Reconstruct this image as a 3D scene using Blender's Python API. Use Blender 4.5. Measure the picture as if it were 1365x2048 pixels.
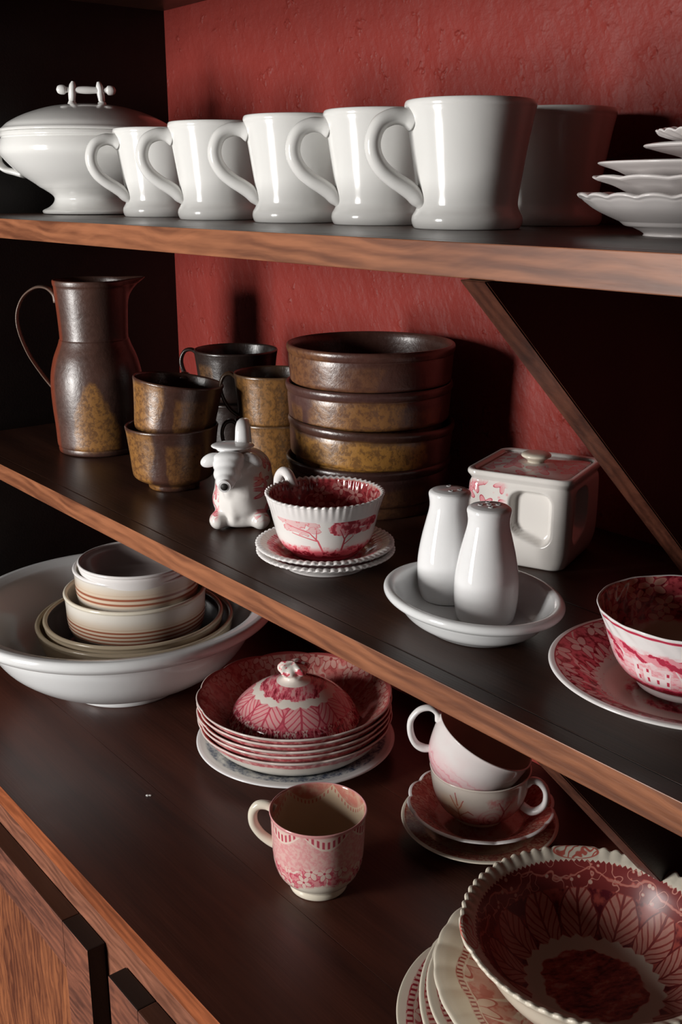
import bpy, bmesh, math, random
import numpy as np
from mathutils import Vector, Matrix
random.seed(4)
for o in list(bpy.data.objects): bpy.data.objects.remove(o)
C = bpy.context.scene.collection
PI = math.pi
H = 1.455                                  # eye height; every z below named *rel* is measured from it
# ---------------------------------------------------------------- camera, light, exposure
cam = bpy.data.cameras.new('camera'); camo = bpy.data.objects.new('camera', cam); C.objects.link(camo)
cam.sensor_width = 36; cam.lens = 2120 / 2048 * 36; cam.clip_start = .02
PITCH, AZ = math.radians(16.897), math.radians(38.895)
Fh = Vector((-math.cos(AZ), math.sin(AZ), 0)); fw = Fh * math.cos(PITCH) - Vector((0, 0, math.sin(PITCH)))
camo.location = (0, 0, H); camo.rotation_euler = fw.to_track_quat('-Z', 'Y').to_euler()
bpy.context.scene.camera = camo
w = bpy.data.worlds.new('world'); bpy.context.scene.world = w; w.use_nodes = True
w.node_tree.nodes['Background'].inputs[0].default_value = (.75, .85, 1, 1)
w.node_tree.nodes['Background'].inputs[1].default_value = .6
WX, WY, WZ, WW, WH = -1.15, -1.60, 1.32, .58, 1.08       # window opening in the wall opposite the cupboard
ld = bpy.data.lights.new('window_daylight', 'AREA'); ld.shape = 'RECTANGLE'; ld.size = WW; ld.size_y = WH
ld.energy = 95; ld.color = (1, .975, .94)
lo = bpy.data.objects.new('window_daylight', ld); C.objects.link(lo)
lo.location = (WX, WY - .12, WZ); lo.rotation_euler = (math.radians(90), 0, 0)
vs = bpy.context.scene.view_settings
vs.view_transform = 'Standard'; vs.look = 'None'; vs.gamma = 1; vs.use_curve_mapping = False; vs.exposure = 0.0

# ---------------------------------------------------------------- node expression helpers
class X:
    def __init__(s, nt, v): s.nt, s.v = nt, v
    def _m(s, op, *a, clamp=False):
        n = s.nt.nodes.new('ShaderNodeMath'); n.operation = op; n.use_clamp = clamp
        for i, q in enumerate((s,) + a):
            q = q.v if isinstance(q, X) else q
            if isinstance(q, (int, float)): n.inputs[i].default_value = q
            else: s.nt.links.new(q, n.inputs[i])
        return X(s.nt, n.outputs[0])
    def __add__(s, o): return s._m('ADD', o)
    __radd__ = __add__
    def __mul__(s, o): return s._m('MULTIPLY', o)
    __rmul__ = __mul__
    def __sub__(s, o): return s._m('SUBTRACT', o)
    def __rsub__(s, o): return (s * -1) + o
    def __truediv__(s, o): return s._m('DIVIDE', o)
    def abs(s): return s._m('ABSOLUTE')
    def sin(s): return s._m('SINE')
    def cos(s): return s._m('COSINE')
    def frac(s): return s._m('FRACT')
    def floor(s): return s._m('FLOOR')
    def sqrt(s): return s._m('SQRT')
    def pow(s, o): return s._m('POWER', o)
    def mn(s, o): return s._m('MINIMUM', o)
    def mx(s, o): return s._m('MAXIMUM', o)
    def sat(s): return (s * 1)._m('ADD', 0.0, clamp=True)
    def atan2(s, o): return s._m('ARCTAN2', o)
    def step(s, a, b):                     # smooth ramp: 0 at a, 1 at b
        n = s.nt.nodes.new('ShaderNodeMapRange'); n.interpolation_type = 'SMOOTHSTEP'
        s.nt.links.new(s.v, n.inputs[0])
        if a <= b: n.inputs[1].default_value, n.inputs[2].default_value = a, b
        else:
            n.inputs[1].default_value, n.inputs[2].default_value = b, a
            n.inputs[3].default_value, n.inputs[4].default_value = 1, 0
        return X(s.nt, n.outputs[0])
def lerp(a, b, t): return a + (b - a) * t
class Mt:
    """a principled material whose inputs are built from expressions"""
    def __init__(s, name, rough=.15, spec=.5, coat=0.0):
        s.m = bpy.data.materials.new(name); s.m.use_nodes = True; s.nt = s.m.node_tree
        s.b = s.nt.nodes['Principled BSDF']; s.b.inputs['Roughness'].default_value = rough
        s.b.inputs['Specular IOR Level'].default_value = spec; s.b.inputs['Coat Weight'].default_value = coat
        tc = s.nt.nodes.new('ShaderNodeTexCoord'); s.P = tc.outputs['Object']
        sp = s.nt.nodes.new('ShaderNodeSeparateXYZ'); s.nt.links.new(s.P, sp.inputs[0])
        s.x, s.y, s.z = (X(s.nt, sp.outputs[i]) for i in range(3))
        s.th = s.y.atan2(s.x); s.r = (s.x * s.x + s.y * s.y).sqrt()
    def vec(s, a, b, c=0.0):
        n = s.nt.nodes.new('ShaderNodeCombineXYZ')
        for i, q in enumerate((a, b, c)):
            if isinstance(q, X): s.nt.links.new(q.v, n.inputs[i])
            else: n.inputs[i].default_value = q
        return n.outputs[0]
    def noise(s, scale, vec=None, detail=3, rough=.55):
        n = s.nt.nodes.new('ShaderNodeTexNoise'); n.inputs['Scale'].default_value = scale
        n.inputs['Detail'].default_value = detail; n.inputs['Roughness'].default_value = rough
        s.nt.links.new(vec or s.P, n.inputs['Vector']); return X(s.nt, n.outputs[0])
    def vor(s, scale, vec=None, rnd=1.0, two=False, feat='F1'):
        n = s.nt.nodes.new('ShaderNodeTexVoronoi'); n.inputs['Scale'].default_value = scale; n.feature = feat
        n.inputs['Randomness'].default_value = rnd
        if two: n.voronoi_dimensions = '2D'
        s.nt.links.new(vec or s.P, n.inputs['Vector']); s.vn = n; return X(s.nt, n.outputs['Distance'])
    def ramp(s, f, stops):
        n = s.nt.nodes.new('ShaderNodeValToRGB'); e = n.color_ramp.elements
        while len(e) < len(stops): e.new(.5)
        for i, (p, c) in enumerate(stops): e[i].position = p; e[i].color = (*c, 1)
        s.nt.links.new(f.v, n.inputs[0]); return n.outputs[0]
    def mix(s, a, b, t):
        n = s.nt.nodes.new('ShaderNodeMix'); n.data_type = 'RGBA'
        s.nt.links.new(t.v, n.inputs[0])
        for q, i in ((a, 6), (b, 7)):
            if isinstance(q, tuple): n.inputs[i].default_value = (*q, 1)
            else: s.nt.links.new(q, n.inputs[i])
        return n.outputs[2]
    def col(s, c):
        if isinstance(c, tuple): s.b.inputs['Base Color'].default_value = (*c, 1)
        else: s.nt.links.new(c, s.b.inputs['Base Color'])
        return s
    def rough(s, f): s.nt.links.new(f.v, s.b.inputs['Roughness']); return s
    def bump(s, f, dist, strength=1):
        n = s.nt.nodes.new('ShaderNodeBump'); n.inputs['Distance'].default_value = dist
        n.inputs['Strength'].default_value = strength
        s.nt.links.new(f.v, n.inputs['Height']); s.nt.links.new(n.outputs[0], s.b.inputs['Normal']); return s

def plain(name, c, rough=.14, vary=.04, bump=.00012, spec=.5):
    m = Mt(name, rough, spec)
    n = m.noise(30); lo_ = tuple(v * (1 - vary) for v in c)
    m.col(m.mix(lo_, c, n)); m.bump(m.noise(55, detail=1), bump); return m.m
WHITE = plain('white_glaze', (.78, .775, .755))
COOLW = plain('cool_white_glaze', (.74, .75, .755), .12)
PURE = plain('bright_white_glaze', (.84, .84, .845), .07)
CREAM = plain('cream_glaze', (.70, .64, .53), .14)
PINKW = plain('pinkish_white_glaze', (.72, .68, .67), .16)
TAN = plain('tan_glaze', (.50, .40, .28), .2)
LAV = plain('lavender_grey_glaze', (.46, .40, .39), .12)
HOLE = plain('dark_hole', (.02, .018, .016), .6)
CRUMB = plain('white_chip', (.85, .85, .82), .6)
RIMWHITE = plain('rim_white_glaze', (.80, .77, .76), .12)

# ---- red transfer print: ink 0 = bare glaze ... 1 = deepest red
def inkcol(m, ink, base=(.74, .67, .60), tint=(.72, .13, .17), deep=(.22, .012, .022)):
    mid = tuple((a * .55 + b * .45) for a, b in zip(base, tint))
    return m.ramp(ink.sat(), [(0, base), (.30, mid), (.62, tint), (1, deep)])
def stripes(f, k, lo, hi): return (f * k).sin().step(lo, hi)
def band(f, a, b, e): return f.step(a - e, a + e) * f.step(b + e, b - e)
def floral(m, u, v, k, bg=.85, petals=5, amp=.11, size=.30):
    d = m.vor(k, m.vec(u, v), .75, True)
    sp = m.nt.nodes.new('ShaderNodeSeparateXYZ')
    m.nt.links.new(m.vn.outputs['Position'], sp.inputs[0])
    dx = u * 1.0 - X(m.nt, sp.outputs[0]); dy = v * 1.0 - X(m.nt, sp.outputs[1])
    sc = m.nt.nodes.new('ShaderNodeSeparateColor'); m.nt.links.new(m.vn.outputs['Color'], sc.inputs[0])
    rnd = X(m.nt, sc.outputs[0])
    a = dy.atan2(dx) * petals + rnd * 6.28
    R = a.cos() * amp + size + (rnd - .5) * .12
    e = d - R
    inside = e.step(.02, -.02)
    outline = e.abs().step(.05, .015)
    vein = a.cos().step(-.75, -1) * .5
    eye = d.step(.09, .06)
    inn = vein.mx(eye * .8) + .12 + d * .3
    if bg < 0: return (inside * .42 + inn * inside * .3).mx(outline * .85)
    bgn = m.noise(k * 3.3, m.vec(u, v), 3)
    vine = (m.noise(k * .9, m.vec(v, u), 1) - .5).abs().step(.03, .012)
    bgx = (bgn.step(.45, .62) * .35 + (bg - .25)) - vine * .45
    return lerp(bgx, inn, inside).mx(outline * .9)
def leafring(m, u, v, n, bg=.9):
    """n overlapping leaves round the circle; v 0 = leaf tip edge, 1 = stalk edge; u in turns"""
    a = (u * n).frac() - .5
    wob = m.noise(60, detail=2) * .12 - .06
    wid = ((v.sat() * .82 + .12) * PI).sin().pow(.55) * .50 + wob
    e = a.abs() - wid
    inside = e.step(.02, -.02)
    mid = a.abs().step(.05, .02)
    side = stripes(v * 26 - a.abs() * 34, 1, .45, .95) * .38
    inn = (side + .34).mx(mid * .8) + m.noise(240, detail=1) * .1
    out = lerp(m.noise(90, detail=3).step(.4, .62) * .4 + bg - .3, inn, inside)
    return out.mx(e.abs().step(.05, .01) * .9)
def toile(m, u, v, k, lo=.42, hi=.6, dark=.85):
    n = m.noise(k, m.vec(u, v * 1.7), 5, .65); q = m.noise(k * 5, m.vec(u, v), 2)
    return (n.step(lo, hi) * .6 + n.step(hi - .04, hi + .1) * (dark - .6)) * (q.step(.3, .6) * .5 + .5)
def seg(px, py, ax, ay, bx, by, w0, w1=None):
    w1 = w0 if w1 is None else w1
    dx, dy = bx - ax, by - ay; L = dx * dx + dy * dy
    t = (((px - ax) * dx + (py - ay) * dy) / L).sat()
    qx = px - (t * dx + ax); qy = py - (t * dy + ay)
    d = (qx * qx + qy * qy).sqrt() - (t * (w1 - w0) + w0)
    return d
def blob(px, py, x, y, rx, ry):
    qx = (px - x) / rx; qy = (py - y) / ry
    return (qx * qx + qy * qy).sqrt() - 1

# ---- woods
def wood_top(name, c0=(.022, .0095, .0065), c1=(.088, .036, .021), rough=.36):
    m = Mt(name, rough, .36)
    v = m.vec(m.x * 1.6, m.y * 16, m.z * 16)
    n = m.noise(2.2, v, 5, .6); f = m.noise(14, m.vec(m.x * 1.2, m.y * 30, m.z * 30), 3)
    st = m.noise(3.0, detail=2)
    m.col(m.ramp((n * .65 + f * .2 + st * .25 - .12).sat(), [(.25, c0), (.5, tuple((a + b) / 2 for a, b in zip(c0, c1))), (.8, c1)]))
    m.rough((m.noise(9, detail=3) * .22 + rough - .10)); m.bump(f, .00015); return m.m
def wood_edge(name, c0=(.14, .046, .020), c1=(.32, .120, .054), axis='x', rough=.42, seed=0.):
    m = Mt(name, rough, .4)
    a, b = (m.x, m.z) if axis == 'x' else (m.z, m.x)
    warp = m.noise(5 + seed, m.vec(a * 1.0, b * 3, seed), 2) * 1.0
    g = m.noise(26, m.vec(a * .22 + warp * .05, b * 1.9 + warp * .16 + m.y * 1.9, seed), 4, .62)
    fine = m.noise(160, m.vec(a * .18, b * 1.8, m.y * 1.8 + seed), 2)
    ring = ((b * 700 + a * 42 + warp * 22) * 1.0).sin() * .5 + .5
    big = m.noise(4.5, m.vec(a, b, seed + 3), 3)
    f = (g * .55 + fine * .22 + ring * .10 + big * .38 - .20).sat()
    m.col(m.ramp(f, [(.16, tuple(v * .35 for v in c0)), (.34, c0), (.56, c1), (.85, tuple(min(1, v * 1.3) for v in c1))]))
    m.bump(g + fine * .5, .00035); return m.m
TOP = wood_top('dark_stained_board')
CTOP = wood_top('dark_red_stained_board', (.030, .0095, .0065), (.115, .034, .020), .36)
EDGE = wood_edge('bare_pine_edge')
EDGE2 = wood_edge('reddish_wood_edge', (.16, .042, .015), (.34, .098, .036), seed=2.)
APRON = wood_edge('pinkish_wood_apron', (.13, .048, .028), (.29, .115, .068), seed=5.)
DOORW = wood_edge('door_frame_wood', (.10, .038, .026), (.26, .095, .056), 'x', seed=8.)
PANELW = wood_edge('door_panel_wood', (.11, .034, .018), (.31, .108, .045), 'z', seed=11.)
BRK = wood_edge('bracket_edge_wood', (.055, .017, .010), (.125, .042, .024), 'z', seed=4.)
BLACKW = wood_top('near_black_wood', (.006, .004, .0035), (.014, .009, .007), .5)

# ---------------------------------------------------------------- mesh helpers
def link(name, me, mats, parent=None, loc=None):
    o = bpy.data.objects.new(name, me); C.objects.link(o)
    for m in (mats if isinstance(mats, (list, tuple)) else [mats]): me.materials.append(m)
    if parent: o.parent = parent
    if loc: o.location = loc
    return o
def tag(o, label, cat, group=None):
    o['label'] = label; o['category'] = cat
    if group: o['group'] = group
    return o
def struct(o, label=None):
    o['kind'] = 'structure'
    if label: o['label'] = label
    return o
def facing(x, y, extra=0.): return math.atan2(-y, -x) + math.radians(extra)
def thing(name, label, cat, x, y, zrel, group=None, turn=0., rot=None):
    e = bpy.data.objects.new(name, None); C.objects.link(e); e.empty_display_size = .01
    e.location = (x, y, zrel + H); e.rotation_euler = rot if rot else (0, 0, facing(x, y, turn))
    return tag(e, label, cat, group)
def spline(pts, n=5):
    if len(pts) < 3: return [tuple(p) for p in pts]
    P = [np.array(p, float) for p in pts]; P = [2 * P[0] - P[1]] + P + [2 * P[-1] - P[-2]]
    out = []
    for i in range(1, len(P) - 2):
        for k in range(n):
            t = k / n; a, b, c, d = P[i - 1:i + 3]
            out.append(.5 * ((2 * b) + (-a + c) * t + (2 * a - 5 * b + 4 * c - d) * t * t + (-a + 3 * b - 3 * c + d) * t ** 3))
    out.append(P[-2]); return [tuple(p) for p in out]
def lathe(segs, nseg=96, mod=None, n=5, half=None):
    """segs: list of (points [(r,z)..], material index); first/last point may have r=0"""
    prof, mi = [], []
    for pts, m in segs:
        s = spline(pts, n)
        if prof: s = s[1:]
        for p in s: prof.append(p); mi.append(m)
    th = np.arange(nseg) * 2 * PI / nseg
    V, F, M = [], [], []
    rows = []
    for (r, z) in prof:
        r = max(r, 0.)
        if r < 1e-6: rows.append([len(V)]); V.append((0, 0, z)); continue
        rr = np.full(nseg, r); zz = np.full(nseg, z)
        if mod: rr, zz = mod(th, rr, zz)
        rows.append(list(range(len(V), len(V) + nseg)))
        V += list(zip(rr * np.cos(th), rr * np.sin(th), zz))
    for i in range(len(rows) - 1):
        a, b = rows[i], rows[i + 1]
        for k in range(nseg):
            k2 = (k + 1) % nseg
            if len(a) == 1 and len(b) == 1: continue
            if len(a) == 1: F.append((a[0], b[k2], b[k]))
            elif len(b) == 1: F.append((a[k], a[k2], b[0]))
            else: F.append((a[k], a[k2], b[k2], b[k]))
            M.append(mi[i + 1])
    me = bpy.data.meshes.new('lathe'); me.from_pydata(V, [], F)
    me.polygons.foreach_set('material_index', M); me.polygons.foreach_set('use_smooth', [True] * len(F)); me.update()
    return me
def tube(pts, rad, ns=14, n=6, up=None, cap=True):
    """pts with radii (ra, rb): ra across 'side', rb in the plane of the curve"""
    P = [np.array(p, float) for p in spline(pts, n)]
    Rr = [np.array(p, float) for p in spline([(a, b) if not isinstance(a, (int, float)) or True else a for a, b in rad], n)]
    side = np.array(up if up is not None else (0, 0, 1), float)
    V, F = [], []
    for i, p in enumerate(P):
        t = P[min(i + 1, len(P) - 1)] - P[max(i - 1, 0)]; t /= np.linalg.norm(t)
        s = side - t * (side @ t); s /= np.linalg.norm(s); q = np.cross(t, s)
        for k in range(ns):
            a = 2 * PI * k / ns; V.append(tuple(p + s * math.cos(a) * Rr[i][0] + q * math.sin(a) * Rr[i][1]))
    for i in range(len(P) - 1):
        for k in range(ns):
            F.append((i * ns + k, i * ns + (k + 1) % ns, (i + 1) * ns + (k + 1) % ns, (i + 1) * ns + k))
    if cap: F.append(tuple(range(ns))[::-1]); F.append(tuple(range(len(V) - ns, len(V))))
    me = bpy.data.meshes.new('tube'); me.from_pydata(V, [], F)
    me.polygons.foreach_set('use_smooth', [True] * len(F)); me.update(); return me
def handle(ang, rz, rad, ns=14):
    """curve in the vertical plane at angle ang (degrees) through the axis: rz list of (r,z)"""
    a = math.radians(ang); d = (math.cos(a), math.sin(a))
    return tube([(r * d[0], r * d[1], z) for r, z in rz], rad, ns, up=(-d[1], d[0], 0))
def box_me(x0, x1, y0, y1, z0, z1, bev=.0012, front=None):
    """box with bevelled edges; faces facing -Y get material 1 when front is given"""
    bm = bmesh.new()
    bmesh.ops.create_cube(bm, size=1, matrix=Matrix.Translation(((x0 + x1) / 2, (y0 + y1) / 2, (z0 + z1) / 2)) @ Matrix.Diagonal((x1 - x0, y1 - y0, z1 - z0, 1)))
    if bev: bmesh.ops.bevel(bm, geom=list(bm.edges), offset=bev, segments=2, affect='EDGES', profile=.6)
    for f in bm.faces:
        if front and f.normal.y < -.6: f.material_index = 1
    me = bpy.data.meshes.new('box'); bm.to_mesh(me); bm.free(); return me
def prism_me(poly, x0, x1, bev=.001, frontfn=None):
    """polygon in (y,z) extruded along x"""
    bm = bmesh.new(); A = [bm.verts.new((x0, y, z)) for y, z in poly]; B = [bm.verts.new((x1, y, z)) for y, z in poly]
    bm.faces.new(A); bm.faces.new(B[::-1]); n = len(poly)
    for i in range(n): bm.faces.new((A[i], B[i], B[(i + 1) % n], A[(i + 1) % n]))
    bmesh.ops.recalc_face_normals(bm, faces=bm.faces)
    if bev: bmesh.ops.bevel(bm, geom=list(bm.edges), offset=bev, segments=2, affect='EDGES')
    for f in bm.faces:
        if frontfn and frontfn(f.normal): f.material_index = 1
    me = bpy.data.meshes.new('prism'); bm.to_mesh(me); bm.free(); return me
# ================================================================ SETTING
WALLY, WALLX = .752, -1.292
m = Mt('red_plaster', .55, .25)
lump = m.noise(34, detail=4, rough=.6); pim = m.noise(75, detail=2).step(.58, .78) * m.noise(16).step(.42, .6)
tr = m.noise(16, m.vec(m.x * 1.3 + m.z * .6, m.y, m.z * .5), 4)
m.col(m.mix((.175, .020, .015), (.265, .036, .028), m.noise(5, detail=4)))
m.bump(lump * .6 + pim * .35 + tr * 1.1 + m.noise(150, detail=2) * .12, .0050, 1.0); PLASTER = m.m
ROOMW = plain('brown_wall_paint', (.10, .07, .048), .8)
FLOORM = wood_top('floor_boards', (.10, .05, .028), (.24, .12, .06), .5)
def setting(name, b, mat, label=None):
    return struct(link(name, box_me(*b, bev=0), mat), label)
XL, XR = -2.3, 2.0
setting('wall_back', (XL, XR, WALLY, WALLY + .08, 0, 2.7), PLASTER, 'deep red rough plaster wall behind the shelves')
setting('floor', (XL, XR, WY, WALLY, -.05, 0), FLOORM)
setting('ceiling', (XL, XR, WY, WALLY, 2.6, 2.68), ROOMW)
setting('wall_right', (XR, XR + .08, WY, WALLY, 0, 2.6), ROOMW)
setting('wall_left', (XL - .08, XL, WY, WALLY, 0, 2.6), ROOMW)
bm = bmesh.new()
for (a, b, c, d) in ((XL, WX - WW / 2, 0, 2.6), (WX + WW / 2, XR, 0, 2.6), (WX - WW / 2, WX + WW / 2, 0, WZ - WH / 2), (WX - WW / 2, WX + WW / 2, WZ + WH / 2, 2.6)):
    bmesh.ops.create_cube(bm, size=1, matrix=Matrix.Translation(((a + b) / 2, WY - .05, (c + d) / 2)) @ Matrix.Diagonal((b - a, .1, d - c, 1)))
me = bpy.data.meshes.new('w'); bm.to_mesh(me); bm.free()
struct(link('wall_front', me, ROOMW))
win = bpy.data.objects.new('window_1', None); C.objects.link(win); win.location = (WX, WY, WZ); struct(win, 'tall narrow window opposite the cupboard')
WF = plain('window_frame_paint', (.35, .30, .25), .5)
for k, (a, b, c, d) in enumerate(((-WW / 2, -WW / 2 + .04, -WH / 2, WH / 2), (WW / 2 - .04, WW / 2, -WH / 2, WH / 2), (-WW / 2, WW / 2, -WH / 2, -WH / 2 + .04), (-WW / 2, WW / 2, WH / 2 - .04, WH / 2), (-.014, .014, -WH / 2, WH / 2), (-WW / 2, WW / 2, -.20, -.172), (-WW / 2, WW / 2, .172, .20))):
    link('window_frame' if k < 4 else 'glazing_bar', box_me(a, b, -.06, -.02, c, d, .002), WF, win)

# cupboard side (fixed dark wooden panel; unseen front lengthened to shade the wall corner)
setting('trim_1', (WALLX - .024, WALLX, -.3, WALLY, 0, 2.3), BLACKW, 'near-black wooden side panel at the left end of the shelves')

# ---------------------------------------------------------------- shelves, brackets, worktop, base cabinet
D = .4217; SX0, SX1 = WALLX, .62
ZT, ZM, ZC = -.027, -.291, -.555
def shelf(z, label, name='shelf'):
    s = bpy.data.objects.new(name, None); C.objects.link(s); s.location = (0, 0, H + z); tag(s, label, 'shelf')
    def bd(y0, y1, nm, mats, front, b=.0006): link(nm, box_me(SX0, SX1, y0, y1, -.019, 0, b, front), mats, s)
    bd(D, D + .0135, 'nosing', [TOP, EDGE], True)
    bd(D + .0141, D + .165, 'board', [TOP], False)
    bd(D + .1655, WALLY - .001, 'board', [TOP], False)
    return s
s_top = shelf(ZT, 'upper shelf with bare orange-brown front edge, holding the white mugs')
s_mid = shelf(ZM, 'middle shelf with worn brown edge, holding the stoneware and salt shakers')
s_up = shelf(ZT + .264, 'highest shelf above the white mugs, out over the frame')
link('added_shade_rail', box_me(SX0, SX1, D, D + .02, -.062, -.0195, .001), EDGE, s_up)  # unseen rail, added so the shelf's shadow falls lower on the wall
sc = lathe([([(0, 0), (.0022, .0004), (.0032, .0016)], 0), ([(.0032, .0016), (.0034, .003)], 0)], 16)
o = link('screw', sc, plain('zinc_screw', (.5, .5, .5), .3), s_top, (-.2637, D - .0012, -.0125)); o.rotation_euler = (math.radians(-90), 0, 0)
def bracket(parent, xb, z0, slope, ystart, zend):
    yb = ystart + (z0 - zend) / slope
    poly = [(ystart, 0), (WALLY - .002, 0), (WALLY - .002, zend - z0), (min(yb, WALLY - .003), zend - z0)]
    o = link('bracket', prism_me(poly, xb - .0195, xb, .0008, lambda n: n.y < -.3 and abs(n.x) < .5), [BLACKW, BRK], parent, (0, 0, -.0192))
    o['label'] = 'sloping wooden bracket panel under the shelf'
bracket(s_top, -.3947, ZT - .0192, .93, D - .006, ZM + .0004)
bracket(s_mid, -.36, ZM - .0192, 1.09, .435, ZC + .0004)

YC = .3125
wt = bpy.data.objects.new('worktop', None); C.objects.link(wt); wt.location = (0, 0, H + ZC); tag(wt, 'dark reddish-brown plank worktop with a raw orange front edge', 'worktop')
edges = [(YC, YC + .1155), (YC + .1158, YC + .29), (YC + .2903, WALLY - .001)]
for i, (a, b) in enumerate(edges):
    link('plank', box_me(SX0, SX1, a, b, -.022, 0, .0004, i == 0), [CTOP, EDGE2], wt)
cb = bpy.data.objects.new('base_cabinet', None); C.objects.link(cb); cb.location = (0, 0, 0); tag(cb, 'orange-brown wooden base cabinet with framed doors below the worktop', 'cabinet')
zt = H + ZC - .0226
link('top_rail', box_me(SX0, SX1, YC + .0004, YC + .022, zt - .075, zt, .0006), APRON, cb)
link('face_stile', box_me(-.715, -.648, YC + .0012, YC + .022, .06, zt - .0755, .0006), APRON, cb)
link('face_stile', box_me(SX0, SX0 + .06, YC + .0012, YC + .022, .06, zt - .0755, .0006), APRON, cb)
link('face_stile', box_me(-.17, -.1, YC + .0012, YC + .022, .06, zt - .0755, .0006), APRON, cb)
link('plinth', box_me(SX0, SX1, YC + .03, YC + .05, 0, .06, .0006), TOP, cb)
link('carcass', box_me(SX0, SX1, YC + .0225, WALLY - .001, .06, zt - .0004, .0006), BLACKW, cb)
def door(x0, x1):
    d = bpy.data.objects.new('door', None); C.objects.link(d); d.parent = cb
    y0, y1 = YC - .0165, YC - .0002; z1 = H - .6005; z0 = .10; sw = .0485
    link('door_stile', box_me(x1 - sw, x1, y0, y1, z0, z1, .0012, True), [BLACKW, DOORW], d)  # stile sides near-black: shadow along the door's thickness put into the colour
    link('door_stile', box_me(x0, x0 + sw, y0, y1, z0, z1, .0012, True), [BLACKW, DOORW], d)
    link('door_rail', box_me(x0 + sw + .0003, x1 - sw - .0003, y0, y1, z1 - sw, z1, .0012, True), [TOP, DOORW], d)
    link('door_rail', box_me(x0 + sw + .0003, x1 - sw - .0003, y0, y1, z0, z0 + sw, .0012, True), [TOP, DOORW], d)
    link('door_panel', box_me(x0 + sw + .0018, x1 - sw - .0018, y0 + .0012, y1 - .002, z0 + sw + .0018, z1 - sw - .0018, .001), PANELW, d)
door(-1.25, -.7005); door(-.6640, -.1825)

# ================================================================ POTTERY
# ---- white diner mugs on the upper shelf
mug_prof = [([(0, .0015), (.034, .0015)], 0), ([(.034, .0015), (.0365, .0003), (.0385, .0006), (.0403, .0045), (.0400, .009), (.0375, .0135), (.0365, .0185), (.0378, .030), (.0408, .050), (.0441, .070), (.0465, .0815)], 0),
            ([(.0463, .0815), (.0470, .0845), (.0461, .0872), (.0443, .0876), (.0424, .0860), (.0408, .080)], 0), ([(.0408, .080), (.0345, .045), (.031, .015), (.022, .0085), (0, .008)], 0)]
mug_me = lathe(mug_prof, 128)
mh = handle(-90, [(.0425, .0745), (.049, .0762), (.0575, .0762), (.0668, .0715), (.0715, .062), (.0712, .052), (.066, .0425), (.0575, .0352), (.049, .0300), (.0425, .0255), (.0375, .0200), (.0345, .0155)],
            [(.0095, .0085), (.0072, .0062), (.0066, .0058), (.0066, .0058), (.0066, .0059), (.0066, .0060), (.0067, .0060), (.0068, .0060), (.0072, .0062), (.0078, .0062), (.0082, .0056), (.006, .003)], 18)
MUGS = [(-.5682, .5767, 'large white mug nearest the stack of white plates'), (-.6813, .5915, 'second white mug from the plates, just left of the nearest one'),
        (-.7756, .5779, 'middle mug of the five white mugs in a row'), (-.8964, .5743, 'white mug second from the lidded tureen'),
        (-1.0301, .5866, 'small-looking white mug right beside the lidded tureen')]
first = None
for i, (x, y, lab) in enumerate(MUGS):
    t = thing('coffee_mug', lab, 'mug', x, y, ZT, 'white mugs in a row on the upper shelf', turn=[20, 12, 8, 8, 16][i])
    if first is None:
        a = link('body', mug_me, WHITE, t); b = link('mug_handle', mh, WHITE, t); first = (a, b)
    else:
        for q in first: c = q.copy(); C.objects.link(c); c.parent = t
t = thing('coffee_mug', 'shadowed white mug standing behind the nearest mug, by the red wall', 'mug', -.583, .687, ZT, 'white mugs in a row on the upper shelf', turn=-45)
for q in first: c = q.copy(); C.objects.link(c); c.parent = t

# ---- tureen
TX, TY = -1.186, .585
t = thing('lidded_tureen', 'large white footed tureen with domed lid, left end of the upper shelf', 'tureen', TX, TY, ZT)
link('body', lathe([([(0, .004), (.045, .004), (.052, .0005), (.0575, .0012)], 0), ([(.0575, .0012), (.0578, .0045), (.050, .0085), (.0445, .0145), (.0455, .021), (.060, .031), (.083, .047), (.0985, .063), (.1015, .0715), (.0995, .0800), (.0975, .0835)], 0),
                    ([(.0975, .0835), (.0995, .0850), (.0985, .0885), (.0965, .089), (.094, .087)], 0), ([(.094, .087), (.090, .06), (.05, .025), (0, .022)], 0)], 128), WHITE, t)
lid = link('lid', lathe([([(0, .090), (.090, .0885)], 0), ([(.090, .0885), (.0975, .0893), (.0995, .0905), (.0985, .0925)], 0), ([(.0985, .0925), (.0955, .0945), (.088, .1005), (.070, .109), (.045, .1165), (.02, .120), (0, .1205)], 0)], 128), WHITE, t)
fin = []
def ymk(y): return [(0, y, .1175), (.0005, y * 1.0, .124), (0, y * .96, .132), (0, y * .9, .1395), (0, y * .84, .1445)]
for sgn in (-1, 1):
    y = .0165 * sgn
    link('finial_post', tube(ymk(y), [(.0055, .0065), (.0038, .0042), (.0042, .0048), (.004, .0045), (.0018, .002)], 12), WHITE, lid)
link('finial_bar', tube([(0, -.033, .1355), (0, -.0315, .1355), (0, -.028, .1355), (0, -.024, .1355), (0, -.02, .1355), (0, 0, .1355), (0, .02, .1355), (0, .024, .1355), (0, .028, .1355), (0, .0315, .1355), (0, .033, .1355)],
     [(.0008, .0008), (.0038, .0038), (.0052, .0052), (.0050, .0050), (.0030, .0030), (.0042, .0042), (.0030, .0030), (.0050, .0050), (.0052, .0052), (.0038, .0038), (.0008, .0008)], 14, up=(1, 0, 0)), WHITE, lid)
for ang in (-112, 68):
    link('side_handle', handle(ang, [(.095, .072), (.104, .074), (.113, .068), (.114, .058), (.106, .050), (.094, .047), (.083, .044)], [(.012, .004), (.010, .0035), (.009, .0035), (.009, .0035), (.010, .0035), (.010, .004), (.011, .004)]), WHITE, t)

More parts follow.
